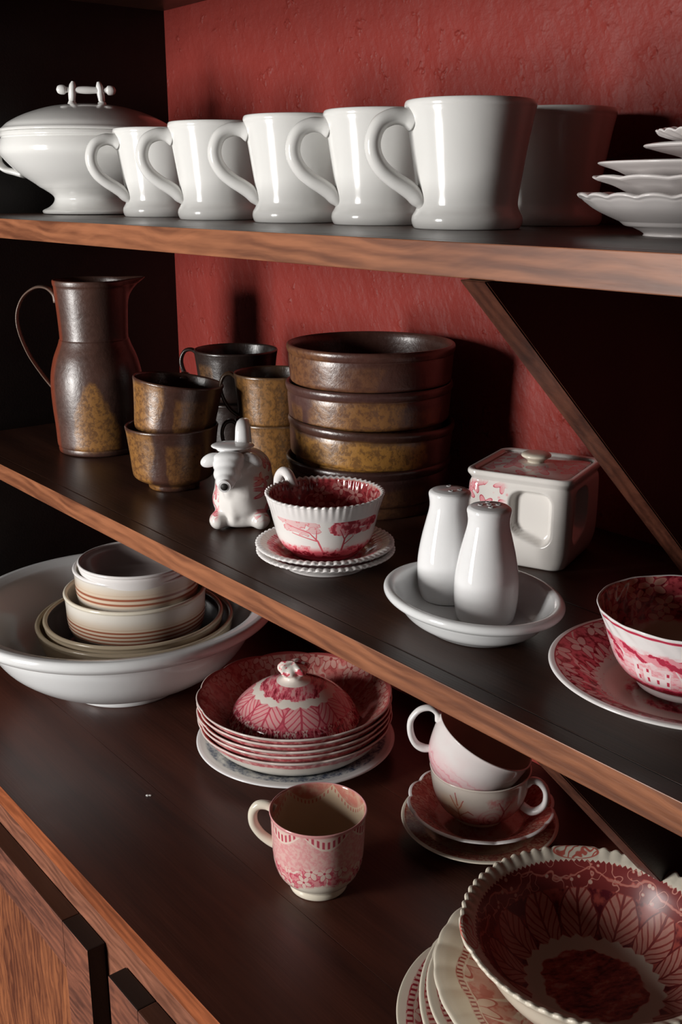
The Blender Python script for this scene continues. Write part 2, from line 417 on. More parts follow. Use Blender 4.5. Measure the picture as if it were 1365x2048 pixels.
# ---- stack of white scalloped plates at the right edge of the upper shelf
def scallop(n, amp, z0, z1, zamp=0., sharp=1.0, ph=0.):
    def f(th, r, z):
        k = np.clip((z - z0) / (z1 - z0), 0, 1)
        s = np.abs(np.cos((th + ph) * n / 2)) ** sharp * 2 - 1
        return r * (1 + amp * k * s), z + zamp * k * s
    return f
def plate_prof(R, h, rf, t=.0032, m0=0, m1=0, lip=.0016, well=.62, flat=.0):
    """underside (m0) then lip then upper face (m1)"""
    out = [(rf, 0), (rf + .003, .0002), (rf + .005, .003), (R * .80, h * .55 + .001), (R * .93, h * .84), (R - lip, h - lip * .7)]
    lipp = [(R - lip, h - lip * .7), (R, h - lip * .1), (R - lip * .4, h + lip * .5), (R - lip * 1.6, h + lip * .6)]
    inn = [(R - lip * 1.6, h + lip * .6), (R * .90, h * .84 + t * .9), (R * .76, h * .58 + t), (R * well, h * .22 + t), (R * well * .8, t + .002), (0, t + .002)]
    return [([(0, .0022), (rf - .003, .0022)], m0), ([(rf - .003, .0022), (rf - .002, .0002), (rf, 0)], m0), (out, m0), (lipp, m0), (inn, m1)]
G = 'white plates stacked at the right end of the upper shelf'
def st(name, label, cat, x, y, zr, me, mats, group=None, turn=0., rot=None):
    o = link(name, me, mats); o.location = (x, y, H + zr); o.rotation_euler = rot or (0, 0, facing(x, y, turn)); return tag(o, label, cat, group)
st('shallow_bowl', 'white scalloped bowl with beaded lip, lowest of the white stack', 'bowl', -.3857, .585, ZT,
   lathe(plate_prof(.0685, .0235, .025, lip=.0022), 180, scallop(20, .012, .016, .023, .0010, .7)), PINKW, G)
st('plate', 'white wavy-edged plate second from the bottom of the white stack', 'plate', -.3840, .585, ZT + .0215,
   lathe(plate_prof(.0615, .0125, .034, lip=.0018), 144, scallop(12, .010, .004, .012, .0006)), PINKW, G)
st('plate', 'smooth white plate in the middle of the white stack', 'plate', -.3822, .585, ZT + .0300,
   lathe(plate_prof(.0607, .0125, .034, lip=.0015), 128), PINKW, G)
st('small_plate', 'small smooth white plate under the topmost scalloped dish', 'plate', -.3680, .590, ZT + .0425,
   lathe(plate_prof(.0490, .0095, .022, lip=.0017), 128), PINKW, G)
st('small_plate', 'topmost small white dish with frilled edge on the white stack', 'plate', -.3640, .592, ZT + .0490,
   lathe(plate_prof(.0465, .0105, .018, lip=.0014), 160, scallop(26, .018, .004, .0095, .0010, .6)), PINKW, G)

# ---- brown stoneware
def glaze(name, patches, taper=0., c_dark=(.036, .017, .013), c_mid=(.082, .032, .021), gold=(.34, .155, .040), rough=.30, red=None, reflect_c=(.20, .035, .012), seed=0.):
    """patches: (theta centre, half width in radians, z0, z1, strength) painted ochre glaze areas"""
    m = Mt(name, rough, .8)
    n = m.noise(28 + seed, detail=4); sp = m.noise(190, detail=3, rough=.7); big = m.noise(11 + seed, detail=2)
    base = m.mix(c_dark, c_mid, (n * 1.5 - .25 + (sp - .5) * .7).sat())
    g = None
    for (tc_, tw, z0, z1, s) in patches:
        e = (m.th - tc_).abs() / tw + (n - .5) * 1.1 + (big - .5) * .5 + (m.z - z0) * (taper / (z1 - z0)) + (sp - .5) * .25
        k = e.step(1.08, .88) * band(m.z + (n - .5) * .010 + (sp - .5) * .004, z0, z1, .003) * s
        g = k if g is None else g.mx(k)
    c = base
    if g is not None:
        gg = (g * (sp.step(.40, .56) * .60 + .42)).sat()
        gc = m.mix(tuple(v * .55 for v in gold), gold, (n * 1.2).sat())
        c = m.mix(base, gc, gg)
    if red:
        e = ((m.th - red[0]).abs() / red[1]).step(1.1, .7)  # reddish band at one side: a reflection painted into the glaze colour
        c = m.mix(c, reflect_c, e * .75)
    m.col(c); m.rough((sp * .22 + rough - .08)); m.bump(sp * .6 + n, .00045)
    return m.m
def spout_mod(ang, z0, amp):
    def f(th, r, z):
        d = np.abs(((th - ang + PI) % (2 * PI)) - PI); k = np.exp(-(d / .30) ** 2) * np.clip((z - z0) / (.196 - z0), 0, 1) ** 2
        return r * (1 + amp * k), z + .001 * k
    return f
PX, PY = -1.1238, .5441
t = thing('stoneware_pitcher', 'tall dark brown glazed pitcher with thin looped handle', 'pitcher', PX, PY, ZM)
GP = glaze('pitcher_glaze', [(-.15, .62, .008, .088, .95)], .85, (.040, .020, .016), (.095, .042, .030), rough=.34, red=(-1.55, .45))
link('body', lathe([([(0, .003), (.043, .003)], 0), ([(.043, .003), (.0445, .0003), (.0475, .0012), (.0482, .0045), (.0478, .0075)], 0), ([(.0478, .0075), (.0492, .010), (.0500, .030), (.0515, .050), (.0522, .072), (.0512, .090), (.0470, .108), (.0415, .1215), (.0392, .1285)], 0),
                    ([(.0392, .1285), (.0384, .1315), (.0390, .150), (.0405, .175), (.0414, .1885)], 0), ([(.0414, .1885), (.0420, .1895), (.0424, .1930), (.0418, .1950), (.0400, .1950), (.0388, .1925)], 0), ([(.0388, .1925), (.037, .15), (.037, .13), (.048, .09), (.047, .02), (.03, .008), (0, .008)], 0)], 128, spout_mod(math.radians(105), .165, .55)), GP, t)
link('pitcher_handle', handle(-98, [(.0395, .170), (.0412, .1795), (.050, .1865), (.062, .186), (.0755, .176), (.0835, .158), (.0830, .138), (.0745, .112), (.062, .090), (.0535, .078), (.049, .072)],
     [(.009, .003), (.0085, .0030), (.0075, .0020), (.0072, .0017), (.0070, .0016), (.0070, .0016), (.0070, .0016), (.0068, .0016), (.0068, .0016), (.0070, .002), (.007, .002)], 12), plain('pitcher_handle_glaze', (.17, .115, .09), .25), t)

cup_prof = [([(0, .003), (.020, .003)], 0), ([(.020, .003), (.022, .0003), (.0255, .0006), (.0262, .0055)], 0), ([(.0262, .0055), (.033, .0085), (.0395, .0125), (.0415, .018), (.0432, .035), (.0455, .055), (.0466, .0615)], 0),
            ([(.0466, .0615), (.0470, .0635), (.0462, .0650), (.0450, .0645)], 0), ([(.0450, .0645), (.0435, .056), (.0405, .030), (.037, .016), (.02, .010), (0, .0095)], 0)]
cup_me = lathe(cup_prof, 96)
def cup_handle(ang, ro=.0): return handle(ang, [(.0435, .059), (.050, .0635), (.058, .0615), (.0625, .052), (.0605, .040), (.053, .028), (.0425, .020)], [(.005, .0022)] * 7, 12)
GC1 = glaze('cup_glaze_ochre_left', [(-1.10, .60, -.01, .062, .9), (.25, .40, .004, .05, .45)], rough=.28, seed=1.)
GC2 = glaze('cup_glaze_ochre_front', [(-.25, .95, .006, .063, .9)], c_dark=(.035, .02, .012), c_mid=(.10, .055, .03), rough=.3, seed=3.)
GC3 = glaze('cup_glaze_dark', [(-.9, .25, .02, .05, .3)], c_dark=(.016, .010, .009), c_mid=(.032, .018, .014), rough=.28, seed=5.)
G = 'small brown stoneware cups stacked in pairs'
def browncup(lab, x, y, zr, mat, han=None, turn=0., tilt=None, s=1.0):
    t = thing('stoneware_cup', lab, 'cup', x, y, zr, G, turn)
    me = cup_me.copy(); link('body', me, mat, t)
    if han is not None: link('cup_handle', cup_handle(han), mat if not isinstance(han, tuple) else mat, t)
    if tilt: t.rotation_euler = (Matrix.Rotation(math.radians(tilt[0]), 3, Vector((math.cos(tilt[1]), math.sin(tilt[1]), 0))) @ Matrix.Rotation(facing(x, y, turn), 3, 'Z')).to_euler()
    t.scale = (s, s, 1) if s != 1 else (1, 1, 1)
    return t
browncup('lower brown cup of the front pair, right of the pitcher', -.9257, .5267, ZM, GC1, 160)
a = facing(-.93, .53)
browncup('tilted upper brown cup of the front pair, right of the pitcher', -.9290, .5290, ZM + .0445, GC1, 165, 6, (-7.5, a), .97)
browncup('lower dark cup of the rear pair, against the wall', -1.000, .655, ZM, GC3, -100)
browncup('upper dark cup of the rear pair, with pale thin handle at left', -1.000, .655, ZM + .0560, GC3, -100)
browncup('lower ochre cup of the pair beside the big bowls', -.880, .621, ZM, GC2, -90, s=.86)
browncup('upper ochre cup of the pair beside the big bowls', -.880, .621, ZM + .0490, GC2, -90, s=.86)

bowl_prof = [([(0, .003), (.064, .003)], 0), ([(.064, .003), (.066, .0003), (.0695, .0006), (.0708, .006), (.0712, .0118)], 0), ([(.0712, .0118), (.0745, .0128), (.0762, .0150), (.0768, .020), (.0778, .034), (.0776, .0395)], 0),
             ([(.0776, .0395), (.0785, .0405), (.0796, .0440), (.0794, .0465), (.0782, .0480), (.0765, .0478), (.0752, .0460)], 0), ([(.0752, .0460), (.0738, .040), (.0728, .018), (.068, .010), (.04, .0078), (0, .0075)], 0)]
bowl_me = lathe(bowl_prof, 144)
GB = [glaze('bowl_glaze_lowest', [(.4, .3, .0, .03, .2)], c_dark=(.03, .012, .010), c_mid=(.055, .022, .018), seed=2.),
      glaze('bowl_glaze_golden', [(-.20, .88, .006, .0375, 1.0)], gold=(.40, .19, .040), seed=4.),
      glaze('bowl_glaze_window', [(-.20, .62, .012, .0380, .9), (-1.05, .16, .01, .03, .5), (.5, .5, .0, .03, .45)], c_dark=(.05, .022, .020), c_mid=(.10, .043, .034), gold=(.30, .135, .04), seed=6.),
      glaze('bowl_glaze_top', [(-.95, .5, .005, .047, .55), (-.3, .45, .008, .034, .30)], c_dark=(.05, .020, .016), c_mid=(.105, .042, .030), gold=(.28, .115, .035), seed=8.)]
labs = ['lowest and darkest of the four big brown bowls', 'golden-sided brown bowl, second from the bottom of the stack', 'brown bowl with a square ochre patch, second from the top', 'topmost open brown bowl of the tall stack']
BXY = [(-.7610, .6480), (-.7580, .6465), (-.7625, .6495), (-.7609, .6499)]
for k in range(4):
    me = bowl_me.copy()
    tl = (-2.2 if k == 1 else 0)
    o = st('stoneware_bowl', labs[k], 'bowl', *BXY[k], ZM + .0355 * k + (.001 if k == 1 else 0), me, GB[k], 'big brown stoneware bowls in a stack')
    if tl: o.rotation_euler = (Matrix.Rotation(math.radians(tl), 3, Vector((math.cos(facing(-.76, .65)), math.sin(facing(-.76, .65)), 0))) @ Matrix.Rotation(facing(-.76, .65), 3, 'Z')).to_euler()

# ---- cow shaped creamer (built facing +X, sculpted from overlapping lumps, remeshed to one skin)
def lumps(items):
    bm = bmesh.new()
    for (f, s, z, a, b, c, *rot) in items:
        mt = Matrix.Translation((f, s, z))
        if rot: mt = mt @ Matrix.Rotation(math.radians(rot[0]), 4, rot[1])
        bmesh.ops.create_icosphere(bm, subdivisions=3, radius=1, matrix=mt @ Matrix.Diagonal((a, b, c, 1)))
    me = bpy.data.meshes.new('lumps'); bm.to_mesh(me); bm.free(); return me
t = thing('cow_creamer', 'small white and pink cow-shaped creamer with a round spout mouth', 'creamer', -.772, .505, ZM, turn=-6)
mc = Mt('creamer_print', .12)
fl = floral(mc, mc.x * 1.0 + mc.y * .6, mc.z * 1.1, 62, -1, amp=.17, size=.34)
side = (mc.y + .001).abs().step(.0145, .0180) * band(mc.z, .012, .062, .004) * mc.noise(50).step(.34, .44)
mc.col(inkcol(mc, fl * side, (.80, .77, .74)))
body = link('body', lumps([(-.018, .003, .034, .044, .0270, .031), (-.006, .002, .024, .030, .0275, .022), (-.016, .0055, .047, .032, .0235, .0215), (.013, -.0180, .0085, .0105, .0085, .0088), (.013, .0200, .0085, .0105, .0090, .0088), (-.048, -.018, .008, .012, .0085, .0085), (-.048, .022, .008, .012, .0085, .0085),
    (.004, .001, .0080, .0160, .0245, .0080), (.0155, -.0035, .026, .0085, .0060, .024), (.018, -.0070, .040, .008, .0060, .012), (.004, -.004, .052, .019, .0175, .017), (.002, .010, .058, .014, .0120, .0095)]), mc.m, t)
md = body.modifiers.new('skin', 'REMESH'); md.mode = 'VOXEL'; md.voxel_size = .0013; md.use_smooth_shade = True
ms = body.modifiers.new('soft', 'SMOOTH'); ms.iterations = 26; ms.factor = .7
hd = link('head', lumps([(.011, -.0070, .0590, .0150, .0145, .0120), (.0200, -.0080, .0530, .0110, .0122, .0100), (.0275, -.0088, .0482, .0078, .0088, .0082), (.012, -.0065, .0660, .010, .0140, .006)]), PURE, t)
md = hd.modifiers.new('skin', 'REMESH'); md.mode = 'VOXEL'; md.voxel_size = .0011; md.use_smooth_shade = True
ms = hd.modifiers.new('soft', 'SMOOTH'); ms.iterations = 6
sp_ = link('spout', tube([(.027, -.0085, .0470), (.0325, -.0088, .0462), (.0355, -.009, .0458), (.0362, -.009, .0457)], [(.0066, .0066), (.0062, .0062), (.0056, .0056), (.0044, .0044)], 20, up=(0, 1, 0)), PURE, hd)
link('spout_hole', tube([(.0355, -.009, .0458), (.03655, -.009, .04565)], [(.0034, .0034), (.0033, .0033)], 20, up=(0, 1, 0)), HOLE, hd)
for s, yy in ((-1, -.0235), (1, .0130)):
    e = link('ear', lumps([(.008, yy, .0625, .0060, .0098, .0060, -24 * s, 'X')]), PURE, hd); e.data.polygons.foreach_set('use_smooth', [True] * len(e.data.polygons))
lidc = link('lid', lumps([(-.004, -.0050, .0730, .017, .0195, .0028), (-.006, -.0050, .0700, .015, .015, .004)]), PURE, t); lidc.data.polygons.foreach_set('use_smooth', [True] * len(lidc.data.polygons))
link('tail_handle', tube([(-.010, .003, .066), (-.010, .003, .080), (-.013, .003, .0870), (-.022, .003, .0895), (-.038, .003, .086), (-.052, .003, .068), (-.055, .003, .045)], [(.0075, .0050), (.0064, .0044), (.0062, .0045), (.0058, .0042), (.0050, .0038), (.0046, .004), (.005, .005)], 14, up=(0, 1, 0)), PURE, t)

# ---- beaded saucers and tree cup
def beads(n, amp, z0, z1, zamp=0.0006): return scallop(n, amp, z0, z1, zamp, 1.0)
m = Mt('beaded_saucer_print', .12)
u = m.th / (2 * PI) + .5
ink = toile(m, m.x * 1.0, m.y, 46, .35, .55, .9) * m.r.step(.047, .044) * .9
bnd = band(m.r, .0425, .0470, .0006) * ((u * 76).frac() - .5).abs().step(.12, .3) * .7
m.col(inkcol(m, ink.mx(bnd) + m.r.step(.046, .040) * .22, (.74, .69, .64)))
SAUP = m.m
sau = lathe(plate_prof(.0560, .0125, .031, .0028, 0, 1, lip=.0024), 240, beads(60, .011, .0085, .0125))
CX, CY = -.643, .502
G = 'pair of beaded-edge saucers under the tree-pattern cup'
st('saucer', 'white beaded-edge saucer, lower of the two under the tree cup', 'saucer', CX + .001, CY, ZM, sau, [RIMWHITE, SAUP], G)
o = sau.copy(); o2 = bpy.data.objects.new('saucer', o); C.objects.link(o2); o2.location = (CX, CY, H + ZM + .0055); o2.rotation_euler = (0, 0, facing(CX, CY, 3)); tag(o2, 'beaded-edge saucer with red centre directly under the tree cup', 'saucer', G)

m = Mt('tree_cup_outside', .10)
S = m.th * 3.35; Z = m.z * 88                      # centimetres round the front / up
wv = m.noise(180, detail=2); wob = (m.noise(120, detail=3) - .5)
Sx = S + wob * .9; Zx = Z + (m.noise(150, m.vec(m.y, m.z, m.x)) - .5) * .75
def foliage(lst):
    f = None
    for (x, y, rx, ry) in lst:
        b = blob(Sx, Zx, x, y, rx * 1.05, ry * 1.15); f = b if f is None else f.mn(b)
    return f
lump_ = m.vor(290)
t1 = foliage([(-2.9, 3.25, .42, .16), (-2.35, 3.1, .50, .2), (-1.8, 2.95, .55, .18), (-1.25, 3.15, .3, .15), (-.75, 3.05, .42, .16), (-2.1, 2.6, .62, .17), (-1.5, 2.55, .4, .13), (-.65, 2.65, .5, .17), (-1.3, 2.25, .36, .13)])
t2 = foliage([(.9, 3.2, .42, .2), (1.5, 3.35, .5, .2), (2.2, 3.4, .6, .18), (3.1, 3.5, .7, .2), (.75, 2.8, .5, .28), (1.6, 2.9, .7, .26), (2.5, 3.0, .6, .22), (3.4, 2.9, .6, .3), (1.0, 2.45, .4, .2), (2.0, 2.45, .6, .22), (2.9, 2.45, .5, .2)])
br1 = seg(S, Z, -.15, 1.0, -.45, 1.85, .055, .045).mn(seg(S, Z, -.45, 1.85, -1.0, 2.5, .045, .02)).mn(seg(S, Z, -.45, 1.85, -1.35, 2.1, .035, .015)).mn(seg(S, Z, -1.0, 2.5, -2.5, 2.9, .022, .012)).mn(seg(S, Z, -.55, 2.05, -.5, 2.7, .025, .01)).mn(seg(S, Z, -1.35, 2.1, -2.2, 2.3, .02, .01))
br2 = seg(S, Z, 1.15, 1.1, 1.3, 2.0, .06, .045).mn(seg(S, Z, 1.3, 2.0, 1.9, 2.9, .045, .02)).mn(seg(S, Z, 1.3, 1.9, .95, 2.7, .035, .015)).mn(seg(S, Z, 1.5, 2.3, 3.0, 3.2, .025, .012)).mn(seg(S, Z, 1.2, 1.5, 1.9, 2.1, .03, .012))
inkt = t1.step(.12, -.05) * (lump_.step(.05, .4) * -.25 + .52)
inkt = inkt.mx(t1.abs().step(.14, .04) * .5)
inkt = inkt.mx(t2.step(.12, -.05) * (wv.step(.42, .58) * .45 + .42)).mx(br1.step(.03, 0) * .66).mx(br2.step(.03, 0) * .8)
hills = (Z + (m.noise(60) - .5) * .5).step(1.45, 1.05) * .42 + (Z + wob * .5).step(1.15, .8) * .28 + (Z + wob * .3).step(.75, .5) * .18
hut = (blob(S, Z, -1.35, 1.22, .30, .13).step(.05, -.05)) * .3 + (seg(S, Z, -1.65, 1.38, -1.05, 1.38, .04)).step(.03, 0) * .4
shrub = m.noise(200, detail=2).step(.5, .6) * band(Z, .55, 1.35, .15) * .35
m.col(inkcol(m, (inkt.mx(hills) + hut * .6 + shrub) * Z.step(3.7, 3.5), (.80, .775, .75)))
TREEOUT = m.m
m = Mt('tree_cup_inside', .10)
u = m.th * 1.0
fl = floral(m, m.th * 2.2, m.z * 60, 1.0, .92, amp=.13, size=.30)
edge = m.z.step(.0475, .0490)
m.col(inkcol(m, lerp(fl * .62 + .30, edge * .3, edge), (.78, .66, .58), (.60, .09, .10), (.16, .008, .014)))
TREEIN = m.m
def flute(n, amp, z0, z1, bn=0, bamp=0., zb=.05):
    def f(th, r, z):
        k = np.clip((z - z0) / (z1 - z0), 0, 1) ; kb = np.clip((z - zb + .003) / .003, 0, 1)
        s = np.cos(th * n)
        return r * (1 + amp * k * s) * (1 + bamp * kb * s), z + .0005 * kb * s
    return f
t = thing('tree_print_cup', 'red and white cup with two printed trees, on the beaded saucers', 'cup', CX, CY, ZM + .0105)
link('body', lathe([([(0, .002), (.024, .002)], 0), ([(.024, .002), (.0255, .0002), (.0275, .0004), (.0290, .003)], 0), ([(.0290, .003), (.0345, .0075), (.0385, .015), (.0412, .025), (.0440, .037)], 0), ([(.0440, .037), (.0462, .0445), (.0470, .0480)], 1),
    ([(.0470, .0480), (.0476, .0492), (.0470, .0503), (.0458, .0502), (.0447, .0492)], 1), ([(.0447, .0492), (.0425, .040), (.0395, .024), (.034, .0095), (.022, .0045), (0, .004)], 2)], 324, flute(54, .006, .037, .048, 54, .008, .0495)), [TREEOUT, RIMWHITE, TREEIN], t)
link('cup_handle', handle(-143, [(.043, .044), (.050, .0530), (.058, .0545), (.0645, .047), (.063, .035), (.053, .022), (.040, .018)], [(.0046, .0040)] * 7), RIMWHITE, t)

# ---- oval dish with salt and pepper shakers
def oval(a, b, ang):
    def f(th, r, z):
        k = r; x = k * np.cos(th) * a; y = k * np.sin(th) * b
        return np.hypot(x, y), z
    return f
def oval_lathe(segs, ax, nseg=144):
    me = lathe(segs, nseg)
    co = np.zeros(len(me.vertices) * 3); me.vertices.foreach_get('co', co); co = co.reshape(-1, 3); co[:, 0] *= ax[0]; co[:, 1] *= ax[1]
    me.vertices.foreach_set('co', co.ravel()); me.update(); return me
dp = [([(0, .002), (.030, .002)], 0), ([(.030, .002), (.031, .0003), (.0335, .0005), (.0375, .0030)], 0), ([(.0375, .0030), (.0465, .0085), (.0520, .0150), (.0545, .0185)], 0),
      ([(.0540, .0185), (.0585, .0200), (.0620, .0225), (.0628, .0250), (.0615, .0272), (.0585, .0278), (.0555, .0262), (.0535, .0235)], 0), ([(.0535, .0235), (.049, .014), (.044, .0085), (.036, .0058), (0, .0052)], 0)]
o = st('oval_dish', 'white oval dish with rolled rim holding the two shakers', 'dish', -.474, .4985, ZM, oval_lathe(dp, (1.12, .90)), COOLW, rot=(0, 0, math.radians(-8)))
sh = [([(0, .001), (.017, .001)], 0), ([(.017, .001), (.0185, .0004), (.0200, .002), (.0215, .010), (.0222, .020), (.0218, .032), (.0196, .046), (.0167, .0585), (.0148, .0665), (.0143, .0715), (.0148, .0760)], 0),
      ([(.0148, .0760), (.0152, .0785), (.0147, .0803), (.0130, .0815)], 0), ([(.0130, .0815), (.008, .0823), (0, .0825)], 0)]
sh_me = lathe(sh, 96)
def shaker(lab, x, y, holes, turn):
    t = thing('salt_shaker' if holes > 2 else 'pepper_shaker', lab, 'shaker', x, y, ZM + .0054, 'white shakers in the oval dish', turn)
    link('body', sh_me.copy(), PURE, t)
    pos = [(0.006 * math.cos(k * 2 * PI / (holes - 1)), .006 * math.sin(k * 2 * PI / (holes - 1))) for k in range(holes - 1)] + [(0, 0)] if holes > 3 else [(.006, .003), (-.006, -.003), (0, .0075)][:holes]
    for (a, b) in pos:
        link('shaker_hole', lathe([([(0, .0002), (.0009, .0003)], 0), ([(.0009, .0003), (.0013, .0008), (.0022, .0002)], 1)], 16, n=2), [HOLE, PURE], t, (a, b, .0822 - .06 * (a * a + b * b) / .01 * .1))
shaker('white shaker with more holes, nearer and right of its pair', -.4705, .5085, 5, 10)
shaker('white shaker at the left, rear one of the pair in the oval dish', -.5165, .5165, 3, -20)

# ---- square teapot-shaped jar with lid
JA = math.radians(21.5); SZ = .0870; hw = SZ / 2
jx = -.4975 - math.cos(JA) * hw - math.sin(JA) * hw; jy = .6270 - math.sin(JA) * hw + math.cos(JA) * hw
jt = thing('square_teapot', 'square white lidded teapot with pink flowers and hollowed corner handle', 'teapot', jx, jy, ZM, rot=(0, 0, JA))
def rsq(hw, z, rc, n=8, m=44):
    """rounded square ring, m points along each straight side"""
    pts = []
    cs = [(1, -1, -90), (1, 1, 0), (-1, 1, 90), (-1, -1, 180)]
    for q, (cx_, cy_, a0) in enumerate(cs):
        for k in range(n + 1):
            a = math.radians(a0 + 90 * k / n); pts.append(((hw - rc) * cx_ + rc * math.cos(a), (hw - rc) * cy_ + rc * math.sin(a), z))
        nx, ny, a1 = cs[(q + 1) % 4]
        p0 = np.array(pts[-1]); a = math.radians(a1); p1 = np.array(((hw - rc) * nx + rc * math.cos(a), (hw - rc) * ny + rc * math.sin(a), z))
        for k in range(1, m): pts.append(tuple(p0 + (p1 - p0) * k / m))
    return pts
def loft(rings, capb=True, capt=True):
    V = []; F = []; n = len(rings[0])
    for r in rings: V += r
    for i in range(len(rings) - 1):
        for k in range(n): F.append((i * n + k, i * n + (k + 1) % n, (i + 1) * n + (k + 1) % n, (i + 1) * n + k))
    if capb: F.append(tuple(range(n))[::-1])
    if capt: F.append(tuple(range(len(V) - n, len(V))))
    me = bpy.data.meshes.new('loft'); me.from_pydata(V, [], F); me.polygons.foreach_set('use_smooth', [True] * len(F)); me.update(); return me
prof = spline([(.6 * hw, .0), (.84 * hw, .0006), (.93 * hw, .006), (.985 * hw, .016), (1.0 * hw, .030), (1.0 * hw, .052), (.99 * hw, .0645), (.965 * hw, .0690), (.985 * hw, .0712), (1.02 * hw, .0740), (1.012 * hw, .0768), (.97 * hw, .0775), (.90 * hw, .0765), (.875 * hw, .0735), (.86 * hw, .0725)], 9)
me = loft([rsq(a, z, (.010 if i < len(prof) * .85 else .006)) for i, (a, z) in enumerate(prof)])
co = np.zeros(len(me.vertices) * 3); me.vertices.foreach_get('co', co); co = co.reshape(-1, 3)
def hollow(a, z, c0, c1):
    hx = (c1 - c0) / 2; cx_ = (c0 + c1) / 2; z0, z1 = .0205, .0655; rr = .011
    bot = z0 + .012 * np.clip((c1 - .008 - a) / (c1 - c0), 0, 1)          # floor of the hollow rises to one side
    cz = (bot + z1) / 2; hz = (z1 - bot) / 2
    qx = np.abs(a - cx_) - (hx - rr); qz = np.abs(z - cz) - (hz - rr)
    d = np.hypot(np.maximum(qx, 0), np.maximum(qz, 0)) + np.minimum(np.maximum(qx, qz), 0) - rr
    t = np.clip((-d + .0002) / .0042, 0, 1); return .0085 * t * t * (3 - 2 * t)
onY = (co[:, 1] < -.95 * hw); onX = (co[:, 0] > .95 * hw)
dy = hollow(co[:, 0], co[:, 2], -.0062, .0300) * onY; dx = hollow(-co[:, 1], co[:, 2], -.0062, .0300) * onX
co[:, 1] += dy; co[:, 0] -= dx
me.vertices.foreach_set('co', co.ravel()); me.update()
mj = Mt('teapot_print', .09)
fl = floral(mj, mj.x - mj.y + .004, mj.z, 62, -1, amp=.14, size=.38)
msk = (mj.x * 1).step(-.006, -.014) * band(mj.z, .012, .0680, .003) * mj.noise(26).step(.36, .44)
spr = (mj.vor(120) .step(.22, .05)) * mj.noise(30).step(.45, .55) * band(mj.x, -.030, -.006, .004) * band(mj.z, .035, .069, .004) * .5
mj.col(inkcol(mj, (fl * 1.0 * msk).mx(spr), (.73, .70, .665), (.75, .20, .25)))
link('body', me, mj.m, jt)
ml = Mt('teapot_lid_print', .10)
lf = floral(ml, ml.x, ml.y, 44, -1, amp=.15, size=.38)
ml.col(inkcol(ml, lf * .75 * ml.r.step(.012, .016) * ml.noise(30).step(.38, .46), (.66, .58, .55)))
lj = link('lid', loft([rsq(a, z, .006, 4, 6) for a, z in spline([(.840 * hw, .0705), (.845 * hw, .0745), (.82 * hw, .0755), (.6 * hw, .0765), (.3 * hw, .0785), (.24 * hw, .0788)], 4)]), ml.m, jt)
lj.data.polygons.foreach_set('use_smooth', [True] * len(lj.data.polygons))
link('lid_knob', lathe([([(.0070, .0775), (.0070, .0800), (.0095, .0820), (.0120, .0838), (.0115, .0856), (.008, .0868), (0, .0872)], 0)], 48), CREAM, lj)

# ---- large red toile cup and saucer at the right edge of the middle shelf
RX, RY = -.321, .524
m = Mt('toile_saucer_print', .12)
u = m.th / (2 * PI) + .5
fb = floral(m, u * 22, m.r * 46, 1.0, .88, amp=.13, size=.36)
sc_ = ((u * 44).frac() - .5); sce = m.r - .0505 - (sc_ * PI).cos() * .0022
ctr = toile(m, m.x, m.y, 42, .40, .56, 1.0)
k1 = sce.step(-.0002, .0002); k2 = m.r.step(.037, .034)
dots = m.vor(330).step(.25, .1) * band(m.r, .047, .0515, .0004) * .6
m.col(inkcol(m, (lerp(ctr * k2 + dots * (1 - k2) * .9, fb * .95 + .06, k1)).mx(band(m.r, .0765, .0800, .0004) * .85), (.72, .62, .55)))
TOSA = m.m
st('saucer', 'red floral saucer with white rim under the big castle-print cup', 'saucer', RX, RY, ZM, lathe(plate_prof(.081, .0185, .040, .003, 0, 1, lip=.0022), 180), [RIMWHITE, TOSA])
m = Mt('toile_cup_outside', .10)
S = m.th * 3.4; Z = m.z * 92; n1 = m.noise(150, detail=3); w1 = (m.noise(70, detail=3) - .5)
Sx = S + w1 * .8; Zx = Z + (m.noise(130, m.vec(m.y, m.z, m.x), 3) - .5) * .8
canopy = None
for (x, y, rx, ry) in ((-4.6, 3.3, .5, .2), (-3.7, 3.2, .5, .2), (-2.9, 3.2, .4, .15), (-3.3, 2.5, .35, .3), (-2.3, 3.0, .45, .22), (-1.7, 2.85, .4, .2), (-.9, 2.9, .6, .28), (-.1, 2.75, .6, .32), (.7, 2.65, .7, .4), (1.6, 2.6, .7, .45), (2.6, 2.8, .8, .4)):
    b = blob(Sx, Zx, x, y, rx * 1.1, ry * 1.45); canopy = b if canopy is None else canopy.mn(b)
cn = canopy.step(.15, -.05) * (stripes(Z * 9 + S * 5 + n1 * 9, 1, -.2, .5) * .42 + .42)
castle = None
for (x, y, rx, ry) in ((-2.15, 1.9, .13, .62), (-1.62, 1.75, .20, .50), (-1.15, 1.55, .34, .32), (-.7, 1.75, .12, .5)):
    b = ((S - x).abs() / rx).mx((Z - y).abs() / ry) - 1; castle = b if castle is None else castle.mn(b)
cas = castle.step(.02, -.02); wn = ((S * 2.2).frac() - .5).abs().step(.16, .10) * ((Z * 1.6).frac() - .5).abs().step(.26, .2)
trunk = seg(S, Z, .25, .75, .05, 1.7, .07, .05).mn(seg(S, Z, .05, 1.7, -.35, 2.5, .05, .03)).mn(seg(S, Z, .35, .75, .8, 2.3, .05, .03))
bush = toile(m, S * .01, Z * .01, 130, .40, .55, .9)
sky = Z.step(3.1, 1.2) * .22 + .08
gr = (Z + w1 * .4).step(1.25, .9) * (m.noise(120, detail=4).step(.4, .6) * .4 + .5)
right = S.step(-.3, .5) * Z.step(2.7, 2.3) * Z.step(.8, 1.0)
ink = (sky + gr + toile(m, S * .012, Z * .012, 150, .45, .58, .9) * .35).mx(cn).mx(right * (bush * .5 + .42))
